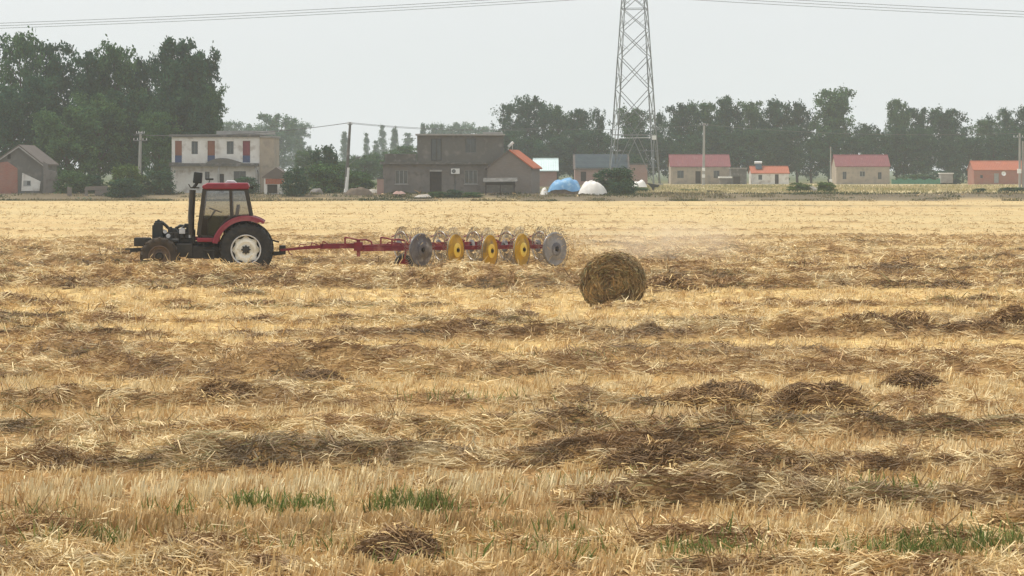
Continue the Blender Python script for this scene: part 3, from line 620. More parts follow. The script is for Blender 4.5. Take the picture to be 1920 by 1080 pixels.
def tractor():
    t = thing('tractor', 'dusty red tractor with a glazed cab and an uncovered engine, pulling the hay rake', 'tractor', (TX0, TD, 0.0), 0.085)
    for sg in (-1, 1):
        # rear wheel
        w = bpy.data.objects.new('rear_wheel', None); COL.objects.link(w); w.parent = t
        c = Vector((0, sg * 0.80, 0.775))
        mb = MB(); torus_tyre(mb, c, 0.80, 0.42, 0.43, 20, 0.042); mb.build('tyre', 'rubber', w, True)
        o = sg * 0.12
        mb = MB(); mb.lathe([(0.445, sg * 0.17), (0.46, sg * 0.20), (0.44, sg * 0.205), (0.42, sg * 0.16), (0.415, sg * 0.02), (0.43, -sg * 0.17)], c, (0, 1, 0), 48)
        mb.build('outer_ring', 'pale_part', w, True)
        mb = MB()
        nn = 64; ring = []
        for k in range(nn):
            a = 2 * PI * k / nn; rr = 0.385 + 0.032 * max(-0.8, math.cos(8 * a)); ring.append((math.cos(a) * rr, math.sin(a) * rr))
        prof = [(1.0, 0.05), (0.86, 0.10), (0.78, 0.125), (0.62, 0.125), (0.55, 0.10), (0.3, 0.09), (0.05, 0.09)]
        vs = []
        for f_, oo in prof:
            for (x, z) in ring:
                q = 0.385 / math.hypot(x, z); k2 = 1.0 if f_ > 0.9 else q
                vs.append(c + Vector((x * f_ * k2, sg * oo, z * f_ * k2)))
        fs = []
        for i in range(len(prof) - 1):
            for k in range(nn): fs.append((i * nn + k, i * nn + (k + 1) % nn, (i + 1) * nn + (k + 1) % nn, (i + 1) * nn + k))
        mb.add(vs, fs); mb.build('rim', 'rim_white', w, True)
        mb = MB(); mb.lathe([(0.11, sg * 0.09), (0.11, sg * 0.15), (0.07, sg * 0.19), (0.01, sg * 0.19)], c, (0, 1, 0), 20)
        for k in range(8):
            a = 2 * PI * k / 8; q = c + Vector((math.cos(a) * 0.125, sg * 0.09, math.sin(a) * 0.125)); mb.tube([q, q + Vector((0, sg * 0.04, 0))], 0.022, 6)
        mb.build('hub', 'black_iron', w)
        # front wheel
        w = bpy.data.objects.new('front_wheel', None); COL.objects.link(w); w.parent = t
        fx = T(296.5, 0, -0.75).x; c = Vector((fx, sg * 0.78, 0.575))
        mb = MB(); torus_tyre(mb, c, 0.565, 0.32, 0.31, 16, 0.035, 48); mb.build('tyre', 'rubber_mud', w, True)
        mb = MB(); mb.lathe([(0.32, sg * 0.13), (0.335, sg * 0.155), (0.315, sg * 0.16), (0.29, sg * 0.12), (0.27, sg * 0.04), (0.19, sg * 0.03), (0.17, sg * 0.07), (0.10, sg * 0.07), (0.02, sg * 0.07)], c, (0, 1, 0), 40)
        mb.build('rim', 'rim_mud', w, True)
        mb = MB(); mb.lathe([(0.13, sg * 0.06), (0.12, sg * 0.12), (0.08, sg * 0.16), (0.01, sg * 0.16)], c, (0, 1, 0), 20); mb.build('hub', 'black_iron', w, True)
        # rear fender: arched top sheet with a lip
        mb = MB(); ax = Vector((0, 0, 0.775)); yo, yi = sg * 1.03, sg * 0.52
        angs = [math.radians(a) for a in list(range(56, 163, 6)) + [168]]
        pr = []
        for a in angs:
            R = 1.035; e = Vector((math.cos(a), 0, math.sin(a)))
            lipd = 0.16 if a > 1.1 else 0.10
            pr.append([ax + e * R + Vector((0, yi, 0)), ax + e * R + Vector((0, yo - sg * 0.04, 0)), ax + e * (R - 0.03) + Vector((0, yo, 0)), ax + e * (R - lipd) + Vector((0, yo + sg * 0.005, 0)), ax + e * (R - lipd) + Vector((0, yo - sg * 0.03, 0)), ax + e * (R - 0.05) + Vector((0, yi, 0))])
        n = 6; vs = [p for q in pr for p in q]; fs = []
        for i in range(len(pr) - 1):
            for k in range(n): fs.append((i * n + k, i * n + (k + 1) % n, (i + 1) * n + (k + 1) % n, (i + 1) * n + k))
        fs += [tuple(range(n)), tuple((len(pr) - 1) * n + k for k in range(n))[::-1]]
        mb.add(vs, fs); mb.build('fender', 'red_paint', t, True)
        # step below the door
        mb = MB(); x0 = T(378, 0, sg * 0.8).x
        mb.bar((x0, sg * 0.82, 1.0), (x0, sg * 0.86, 0.48), 0.035); mb.bar((x0 + 0.3, sg * 0.82, 1.0), (x0 + 0.3, sg * 0.86, 0.48), 0.035)
        for z in (0.5, 0.74): mb.box(x0 - 0.02, x0 + 0.32, sg * 0.85 - 0.09, sg * 0.85 + 0.09, z, z + 0.03)
        mb.build('step', 'black_iron', t)
        # sill
        mb = MB(); a = T(366, 453, sg * 0.8); b = T(409, 445, sg * 0.8)
        mb.box(a.x, b.x, sg * 0.86 - 0.06, sg * 0.86 + 0.06, 1.015, 1.135); mb.build('sill', 'red_paint', t, bevel=0.02)
    # chassis, gearbox, axles
    mb = MB(); a = T(325, 0, 0).x; b = T(470, 0, 0).x
    mb.box(a, b, -0.24, 0.24, 0.55, 1.02); mb.box(T(350, 0, 0).x, T(420, 0, 0).x, -0.55, 0.55, 0.50, 0.88)
    mb.tube([(0, -0.62, 0.775), (0, 0.62, 0.775)], 0.16, 14); mb.box(-0.2, 0.38, -0.3, 0.3, 0.62, 1.15)
    mb.box(b, b + 0.35, -0.28, 0.28, 0.55, 0.95)
    mb.tube([(fx, -0.64, 0.575), (fx, 0.64, 0.575)], 0.09, 12); mb.box(fx - 0.16, fx + 0.16, -0.2, 0.2, 0.45, 0.80)
    mb.box(T(270, 0, 0).x, a, -0.2, 0.2, 0.66, 0.92)
    mb.box(T(333, 0, 0).x, T(363, 0, 0).x, -0.62, -0.25, 0.55, 0.95)      # fuel tank
    mb.build('chassis', 'black_iron', t, bevel=0.02)
    # engine block with all its bits in view
    eng = MB(); e0 = T(309, 456, -0.28); e1 = T(356, 428, -0.28)
    eng.box(e0.x, e1.x, -0.24, 0.24, 0.90, e1.z - 0.12)
    eng.box(e0.x + 0.08, e1.x - 0.05, -0.17, 0.17, e1.z - 0.12, e1.z - 0.02)
    for k in range(4):
        x = e0.x + 0.12 + k * 0.165; eng.box(x, x + 0.11, -0.30, -0.24, 1.10, 1.28); eng.tube([(x + 0.055, -0.13, e1.z - 0.02), (x + 0.055, -0.13, e1.z + 0.05)], 0.04, 8)
    eng.box(e0.x - 0.15, e1.x + 0.12, -0.2, 0.2, 0.88, 1.12); eng.box(e1.x - 0.02, e1.x + 0.14, -0.3, 0.3, 0.9, e1.z - 0.04); eng.tube([(e0.x + 0.5, -0.3, 1.36), (e0.x + 0.62, -0.3, 1.52), (e1.x + 0.08, -0.3, 1.5)], 0.05, 8)
    eng.tube([(e0.x + 0.05, -0.33, 1.03), (e0.x + 0.42, -0.33, 1.03)], 0.08, 12); eng.lathe([(0.11, -0.02), (0.13, 0.02), (0.10, 0.06), (0.02, 0.06)], (e0.x - 0.02, 0, 1.25), (-1, 0, 0), 16)
    eo = eng.build('engine', 'black_iron', t, bevel=0.012)
    mb = MB(); x = T(341, 0, -0.3).x; q = T(341, 433, -0.3); mb.box(q.x - 0.09, q.x + 0.09, -0.36, -0.26, q.z - 0.085, q.z + 0.085); mb.tube([(q.x, -0.31, q.z + 0.08), (q.x, -0.31, q.z + 0.12)], 0.03, 8); mb.build('filter_can', 'pale_part', t, bevel=0.02)
    mb = MB(); q = T(355.5, 438, -0.3); mb.tube([(q.x, -0.3, q.z - 0.12), (q.x, -0.3, q.z + 0.06)], 0.045, 10); mb.build('oil_filter', 'pale_part', t, True)
    mb = MB(); q = T(309, 434, -0.3); mb.tube([(q.x, -0.33, q.z), (q.x, -0.24, q.z)], 0.06, 12); q = T(315, 442, -0.3); mb.tube([(q.x, -0.36, q.z), (q.x, -0.26, q.z)], 0.065, 12); mb.tube([(q.x, -0.37, q.z), (q.x, -0.34, q.z)], 0.03, 10)
    q = T(315, 449, -0.3); mb.box(q.x - 0.05, q.x + 0.04, -0.35, -0.25, q.z - 0.03, q.z + 0.03); mb.build('alternator', 'pale_part', t)
    # radiator and hoses
    mb = MB(); a = T(288, 449, -0.3); b = T(304, 417, -0.3); mb.box(a.x, b.x, -0.33, 0.33, 0.95, b.z); mb.box(a.x - 0.05, a.x, -0.28, 0.28, 1.0, b.z - 0.08); mb.box(a.x + 0.03, b.x - 0.03, -0.2, 0.2, b.z, b.z + 0.05)
    mb.tube([((a.x + b.x) / 2, 0, b.z + 0.04), ((a.x + b.x) / 2, 0, b.z + 0.09)], 0.045, 10); mb.build('radiator', 'dark_plastic', t, bevel=0.025)
    mb = MB(); mb.tube([T(299, 418, -0.05), T(305, 417, -0.1), T(312, 423, -0.12), T(318, 429, -0.12), T(328, 430, -0.1), T(338, 423, -0.1), T(348, 424, -0.1), T(358, 428, -0.1)], 0.05, 10)
    mb.tube([T(303, 445, -0.2), T(310, 448, -0.25), T(320, 445, -0.25)], 0.035, 8); mb.tube([T(330, 428, -0.2), T(334, 436, -0.3), T(346, 440, -0.3), T(358, 432, -0.3)], 0.018, 6)
    mb.build('hose', 'dark_plastic', t, True)
    # front weights and drawbar
    mb = MB(); a = T(254, 462, 0); b = T(284, 445, 0)
    for k in range(8):
        y = -0.36 + k * 0.093; mb.box(a.x + 0.02 * (k % 2), b.x, y, y + 0.08, a.z + 0.02, b.z - 0.01 * (k % 3))
    mb.build('front_weight', 'black_iron', t, bevel=0.015)
    mb = MB(); mb.bar(T(236, 466.5, -0.15), T(285, 465, -0.15), 0.10, 0.05); mb.bar(T(245, 469, -0.15), T(275, 467, -0.15), 0.12, 0.10); mb.build('front_hitch', 'black_iron', t)
    # exhaust stack and box above it
    mb = MB(); mb.tube([T(357.5, 440, -0.42), T(357, 405, -0.42), T(359.5, 356, -0.42)], [0.085, 0.10, 0.10], 14); mb.tube([T(366, 405, -0.42), T(372, 405, -0.42)], 0.015, 6); mb.build('exhaust_stack', 'cab_frame', t, True)
    mb = MB(); mb.tube([T(361, 352, -0.42), T(366, 346, -0.42), T(368, 342, -0.42)], 0.05, 10); mb.bar(T(352, 345, -0.42), T(356, 352, -0.42), 0.03); mb.bar(T(356, 352, -0.42), T(372, 352, -0.42), 0.04)
    mb.build('stack_bracket', 'cab_frame', t, True)
    mb = MB(); q0 = T(360.5, 343, -0.42); q1 = T(378.5, 322, -0.42)
    mb.prism([(q0.x - 0.01, q0.z), (q1.x - 0.03, q0.z - 0.02), (q1.x, q1.z - 0.03), (q0.x + 0.03, q1.z)], -0.55, -0.28); mb.build('intake_box', 'dark_plastic', t, bevel=0.03)
    # cab
    hw = 0.72
    A0, A1 = T(369, 441, -hw), T(380, 354, -hw); B0, B1 = T(430.5, 406, -hw), T(428.5, 354, -hw); C0, C1 = T(467, 405, -hw), T(457, 354, -hw)
    for sg in (-1, 1):
        y = sg * hw
        def F_(v): return Vector((v.x, y, v.z))
        mb = MB(); mb.bar(F_(A0), F_(A1), 0.12, 0.12); mb.bar(F_(B0), F_(B1), 0.085, 0.095); mb.bar(F_(C0), F_(C1), 0.10, 0.11)
        mb.bar(F_(B0), F_(C0), 0.05, 0.06); mb.bar(F_(A1) + Vector((0, 0, -0.03)), F_(C1) + Vector((0, 0, -0.03)), 0.06, 0.06)
        lo = [F_(A0), F_(T(398, 445, -hw)), F_(T(407, 428, -hw)), F_(T(418, 414, -hw)), F_(B0)]
        for p, q in zip(lo[:-1], lo[1:]): mb.bar(p, q, 0.05, 0.06)
        mb.build('cab_pillars', 'cab_frame', t)
        g = MB(); mid = [F_(A0.lerp(A1, 0.42)), F_(B0)]
        g.add([mid[0], mid[1], F_(B1), F_(A1)], [(0, 1, 2, 3)]); g.build('door_window', 'glass', t)
        g = MB(); g.add(lo[:4] + [mid[1], mid[0]], [(0, 1, 2, 3, 4, 5)]); g.build('lower_door_window', 'glass_low', t)
        g = MB(); g.add([F_(B0), F_(C0), F_(C1), F_(B1)], [(0, 1, 2, 3)]); g.build('side_window', 'glass', t)
    g = MB(); g.add([(A0.x, -hw, A0.z + 0.4), (A0.x, hw, A0.z + 0.4), (A1.x, hw, A1.z), (A1.x, -hw, A1.z)], [(0, 1, 2, 3)]); g.build('windscreen', 'glass', t)
    g = MB(); g.add([(C0.x, -hw, C0.z), (C0.x, hw, C0.z), (C1.x, hw, C1.z), (C1.x, -hw, C1.z)], [(0, 1, 2, 3)]); g.build('rear_window', 'glass', t)
    mb = MB(); mb.box(A0.x - 0.03, A0.x + 0.05, -hw, hw, 0.95, A0.z + 0.38); mb.box(A0.x, T(440, 0, 0).x, -hw, hw, 0.98, 1.03); mb.box(T(420, 0, 0).x, C0.x, -0.5, 0.5, 1.0, C0.z)
    mb.box(A0.x + 0.03, A0.x + 0.26, -0.3, 0.3, 1.0, 1.72); mb.build('cab_floor', 'dark_plastic', t, bevel=0.02)
    mb = MB(); r0, r1 = T(376, 355, -0.8), T(463.5, 343, -0.8)
    mb.prism([(r0.x + 0.06, r0.z), (r1.x - 0.03, r0.z), (r1.x, r0.z + 0.09), (r1.x - 0.05, r1.z), (r0.x + 0.14, r1.z), (r0.x + 0.02, r1.z - 0.05), (r0.x - 0.03, r0.z + 0.06)], -0.84, 0.84)
    mb.build('cab_roof', 'red_paint', t, True, bevel=0.035)
    mb = MB(); a = T(422, 0, 0).x; b = T(445, 0, 0).x; mb.prism([(a, r1.z - 0.01), (b, r1.z - 0.01), (b - 0.09, r1.z + 0.07), (a + 0.07, r1.z + 0.08)], -0.35, 0.35); mb.build('roof_hatch', 'pale_part', t, bevel=0.02)
    mb = MB(); q = T(392, 336, -0.5); mb.box(q.x - 0.13, q.x + 0.1, -0.6, -0.45, q.z - 0.03, q.z + 0.03); mb.bar((q.x, -0.52, q.z), (q.x - 0.05, -0.52, r1.z - 0.02), 0.025); mb.build('work_lamp', 'dark_plastic', t, bevel=0.01)
    mb = MB(); q = T(470, 352, -0.6); mb.box(q.x - 0.06, q.x + 0.03, -0.66, -0.5, q.z - 0.05, q.z + 0.05); mb.bar((q.x - 0.1, -0.58, q.z), (q.x, -0.58, q.z), 0.03); mb.build('rear_lamp', 'dark_plastic', t, bevel=0.01)
    # seat and steering wheel
    mb = MB(); a = T(416, 0, 0).x; mb.box(a, a + 0.46, -0.25, 0.25, 1.42, 1.54); mb.prism([(a + 0.36, 1.54), (a + 0.48, 1.54), (a + 0.56, 2.12), (a + 0.46, 2.14)], -0.22, 0.22); mb.box(a + 0.05, a + 0.4, -0.15, 0.15, 1.03, 1.42); mb.build('seat', 'seat', t, bevel=0.03)
    sw = MB(); ctr = T(404, 394, 0); axs = Vector((0.35, 0, 0.94)).normalized(); e1 = axs.orthogonal().normalized(); e2 = axs.cross(e1)
    sw.tube([ctr + (e1 * math.cos(2 * PI * k / 20) + e2 * math.sin(2 * PI * k / 20)) * 0.2 for k in range(21)], 0.018, 6)
    for k in range(3): sw.bar(ctr, ctr + (e1 * math.cos(2.1 * k) + e2 * math.sin(2.1 * k)) * 0.2, 0.02)
    sw.tube([ctr, ctr - axs * 0.45 + Vector((-0.18, 0, -0.1))], 0.03, 8); sw.build('steering_wheel', 'dark_plastic', t)
    mb = MB(); mb.tube([T(428, 402, -0.3), T(424, 412, -0.32), T(426, 420, -0.3)], 0.02, 6); mb.build('lever', 'steel', t); mb = MB(); mb.tube([T(412, 420, -0.35), T(409, 406, -0.35)], 0.015, 6); mb.build('lever', 'steel', t)
    # rear linkage
    mb = MB(); a = T(500, 0, 0).x; mb.bar((0.25, -0.28, 0.62), (1.05, -0.22, 0.66), 0.05, 0.07); mb.bar((0.25, 0.28, 0.62), (1.05, 0.22, 0.66), 0.05, 0.07); mb.bar((0.35, 0, 1.15), (1.0, 0, 0.98), 0.05); mb.bar((0.2, 0, 0.52), (1.1, 0, 0.62), 0.1, 0.05)
    mb.bar((0.3, -0.28, 1.2), (0.75, -0.24, 0.66), 0.04); mb.bar((0.3, 0.28, 1.2), (0.75, 0.24, 0.66), 0.04); mb.box(1.0, 1.2, -0.14, 0.14, 0.6, 0.88); mb.build('rear_linkage', 'black_iron', t)

# ------------------------------------------------------------------ finger wheel rake
def rake():
    org = Vector((P(535, 0, 81.2).x, 81.2, 0))
    t = thing('hay_rake', 'red hay rake with grey and yellow finger wheels, hitched behind the tractor', 'hay rake', org)
    def Q(px, py, d): return P(px, py, d) - org
    mb = MB()
    mb.bar(Q(526, 469, 81.3), Q(575, 464.5, 81.3), 0.08, 0.07); mb.bar(Q(570, 464.5, 81.3), Q(610, 462, 81.3), 0.10, 0.10); mb.bar(Q(600, 462, 81.3), Q(672, 460.5, 81.3), 0.13, 0.15)
    mb.bar(Q(540, 468, 81.3), Q(543, 476, 81.3), 0.03); mb.bar(Q(543, 476, 81.3), Q(548, 477, 81.3), 0.06, 0.03)
    for a, b in ((560, 458), (582, 455), (603, 452)): mb.bar(Q(a, 464, 81.25), Q(a + 3, b, 81.25), 0.03); mb.bar(Q(a + 3, b, 81.25), Q(a + 14, 459, 81.25), 0.025)
    mb.build('drawbar', 'rake_red', t)
    mb = MB(); mb.box(Q(669, 0, 81.2).x, Q(675.5, 0, 81.2).x, -0.10, 0.12, Q(0, 481, 81.2).z, Q(0, 449, 81.2).z); mb.box(Q(664, 0, 81.2).x, Q(680, 0, 81.2).x, -0.13, 0.15, Q(0, 470, 81.2).z, Q(0, 454, 81.2).z)
    mb.build('pivot_post', 'rake_red', t, bevel=0.01)
    # two arms in a V
    mb = MB(); mb.bar(Q(676, 467.5, 81.2), Q(1020, 462, 80.9), 0.12, 0.12); mb.bar(Q(676, 462, 81.2), Q(760, 461, 81.1), 0.06, 0.05); mb.build('near_arm', 'rake_red', t)
    mb = MB(); mb.bar(Q(676, 463, 81.5), Q(780, 458, 84.5), 0.12, 0.12); mb.bar(Q(780, 458, 84.5), Q(1005, 455.5, 85.6), 0.12, 0.12); mb.build('far_arm', 'rake_red', t)
    # lift pipes and hoses above the arms
    mb = MB()
    for a in (647, 714): mb.bar(Q(a, 459, 81.1), Q(a, 445, 81.1), 0.05); mb.tube([Q(a, 445, 81.1), Q(a + 10, 446.5, 81.1), Q(a + 24, 450, 81.1), Q(a + 40, 449.5, 81.1), Q(a + 49, 453, 81.1), Q(a + 51, 460, 81.1)], 0.025, 7)
    mb.bar(Q(735, 466, 81.1), Q(735, 447, 81.1), 0.06); mb.tube([Q(736, 450, 81.1), Q(748, 449, 81.1), Q(760, 452, 81.1), Q(768, 458, 81.0)], 0.03, 7); mb.tube([Q(722, 460, 81.1), Q(730, 454, 81.1), Q(748, 456, 81.1), Q(760, 463, 81.1)], 0.02, 6)
    mb.build('lift_pipe', 'rake_red', t)
    # support wheel under the arm
    w = bpy.data.objects.new('support_wheel', None); COL.objects.link(w); w.parent = t
    c = Vector((Q(757, 0, 82.2).x, 1.0, 0.30)); mb = MB(); torus_tyre(mb, c, 0.29, 0.16, 0.16, 10, 0.008, 24); mb.build('tyre', 'rubber', w, True)
    mb = MB(); mb.lathe([(0.165, 0.05), (0.165, -0.05), (0.05, -0.06), (0.01, -0.06)], c, (0, 1, 0), 20); mb.bar(c + Vector((0, -0.1, 0)), c + Vector((0.1, -0.2, 0.55)), 0.05); mb.build('rim', 'rake_red', w)
    # finger wheels
    def fwheel(px, py, d, yaw, guard, hubm, rimr=0.49, tine=0.70):
        c = Q(px, py, d); ax = Vector((math.sin(yaw), -math.cos(yaw), 0)); e1 = Vector((math.cos(yaw), math.sin(yaw), 0)); e2 = Vector((0, 0, 1))
        w = bpy.data.objects.new('finger_wheel', None); COL.objects.link(w); w.parent = t
        if guard:
            mb = MB(); mb.lathe([(rimr, -0.035), (rimr, 0.03), (rimr - 0.02, 0.045), (rimr * 0.78, 0.02), (rimr * 0.52, 0.05), (rimr * 0.42, 0.07), (rimr * 0.2, 0.07)], c, ax, 44); mb.build('wind_guard', guard, w, True)
        mb = MB(); ring = [c + (e1 * math.cos(2 * PI * k / 36) + e2 * math.sin(2 * PI * k / 36)) * rimr for k in range(37)]
        mb.tube(ring, 0.014, 6); mb.build('rim', 'steel', w, True)
        mb = MB(); hr = 0.215 if hubm == 'hub_yellow' else 0.20
        mb.lathe([(hr, 0.055), (hr, 0.085), (hr * 0.8, 0.105), (hr * 0.42, 0.10), (hr * 0.40, 0.06), (0.005, 0.06)], c, ax, 28); mb.build('hub', hubm, w, True)
        mb = MB(); mb.lathe([(0.055, 0.06), (0.055, 0.13), (0.02, 0.15), (0.004, 0.15)], c, ax, 12); mb.build('axle_cap', 'black_iron', w, True)
        mb = MB(); n = 48
        for k in range(n):
            a = 2 * PI * k / n + random.uniform(-0.03, 0.03); r1 = e1 * math.cos(a) + e2 * math.sin(a); a2 = a - 0.17; r2 = e1 * math.cos(a2) + e2 * math.sin(a2)
            pts = [c + r1 * (0.25 if not guard else rimr - 0.03), c + r1 * rimr + ax * -0.02, c + r1 * (tine - 0.08) - ax * 0.03, c + r2 * tine - ax * 0.05]
            mb.tube(pts, 0.0085, 4)
        mb.build('tines', 'tine', w)
        # swing arm that carries the wheel
        mb = MB(); top = c + Vector((0.28, 0.45, 0.28)); mb.tube([c - ax * 0.02, c - ax * 0.25 + Vector((0.05, 0, 0.05)), top], 0.03, 8); mb.tube([top, top + Vector((-0.3, 0.1, 0.12)), top + Vector((-0.62, 0.1, -0.02))], 0.022, 7); mb.build('swing_arm', 'rake_red', w)
    fwheel(789, 468.5, 80.3, 0.86, 'guard_grey', 'guard_grey'); fwheel(853.5, 469, 80.2, 1.10, 'guard_yellow', 'hub_yellow'); fwheel(917.5, 470.5, 80.0, 1.12, 'guard_yellow', 'hub_yellow'); fwheel(977.5, 468, 80.2, 1.10, 'guard_yellow', 'hub_yellow')
    fwheel(1040, 467, 80.3, 0.80, 'guard_pale', 'guard_grey', 0.50)
    for px in (752, 826, 888, 950, 1012): fwheel(px, 460.5, 85.0, -1.05, None, 'guard_grey', 0.46, 0.62)

def chaff():
    r = np.random.default_rng(77); n = 1500
    px = np.concatenate([r.normal(1068, 26, n // 2), r.uniform(740, 1060, n - n // 2)]); d = r.uniform(79.5, 87, n)
    z = np.concatenate([np.abs(r.normal(0.35, 0.40, n // 2)), 0.9 + np.abs(r.normal(0, 0.45, n - n // 2))])
    x = (px - 960) / F * d
    c = mixc(np.broadcast_to(C_GOLD, (n, 3)), C_BROWN, r.random(n))
    v, f, cc = stalks(np.stack([x, d, z + 0.1], -1), azdir(r.uniform(0, 6.28, n), r.normal(0, 0.6, n)), r.uniform(0.06, 0.22, n), r.uniform(0.010, 0.02, n), c, 0.4, r)
    tag(big_mesh('flying_chaff', v, f, cc, 'straw', 4), 'bits of straw thrown up round the turning rake wheels', 'chaff', kind='stuff')
    x, d = (1240 - 960) / F * 87, 87.0
    q = MB(); q.box(-4.4, 4.4, -3.0, 3.0, -0.75, 1.05); o = q.build('dust', 'wire'); o.location = (x, d, 0.85)
    m = bpy.data.materials.new('dust_cloud'); m.use_nodes = True; nt = m.node_tree; nt.nodes.clear()
    out = N(nt, 'ShaderNodeOutputMaterial'); vol = N(nt, 'ShaderNodeVolumePrincipled'); vol.inputs['Color'].default_value = (0.90, 0.80, 0.66, 1)
    tc = N(nt, 'ShaderNodeTexCoord'); mp = N(nt, 'ShaderNodeMapping'); mp.inputs['Scale'].default_value = (1 / 4.4, 1 / 3.0, 1 / 1.0); nt.links.new(tc.outputs['Object'], mp.inputs[0])
    ln = N(nt, 'ShaderNodeVectorMath', operation='LENGTH'); nt.links.new(mp.outputs[0], ln.inputs[0])
    mr = N(nt, 'ShaderNodeMapRange', interpolation_type='SMOOTHSTEP'); mr.inputs['From Min'].default_value = 1.0; mr.inputs['From Max'].default_value = 0.1; mr.inputs['To Min'].default_value = 0; mr.inputs['To Max'].default_value = 1; nt.links.new(ln.outputs['Value'], mr.inputs['Value'])
    nz = N(nt, 'ShaderNodeTexNoise'); nz.inputs['Scale'].default_value = 0.8; nz.inputs['Detail'].default_value = 3; nt.links.new(tc.outputs['Object'], nz.inputs['Vector'])
    m2 = N(nt, 'ShaderNodeMapRange'); m2.inputs['From Min'].default_value = 0.35; m2.inputs['From Max'].default_value = 0.7; m2.inputs['To Max'].default_value = 0.36; nt.links.new(nz.outputs['Fac'], m2.inputs['Value'])
    mu = N(nt, 'ShaderNodeMath', operation='MULTIPLY'); nt.links.new(mr.outputs[0], mu.inputs[0]); nt.links.new(m2.outputs[0], mu.inputs[1])
    nt.links.new(mu.outputs[0], vol.inputs['Density']); nt.links.new(vol.outputs[0], out.inputs['Volume']); o.data.materials.clear(); o.data.materials.append(m)
    tag(o, 'pale dust drifting behind the rake over the raked straw', 'dust', kind='stuff')

# ------------------------------------------------------------------ trees
def leaf_quads(cent, size, cols, r):
    n = len(cent); a = unit(r.normal(size=(n, 3))); b = unit(np.cross(a, r.normal(size=(n, 3))))
    s = size[:, None]; v = np.stack([cent - a * s, cent + b * s * 0.55, cent + a * s, cent - b * s * 0.55], 1).reshape(-1, 3)
    f = np.arange(n * 4).reshape(-1, 4)
    return v, f, np.repeat(cols, 4, axis=0)

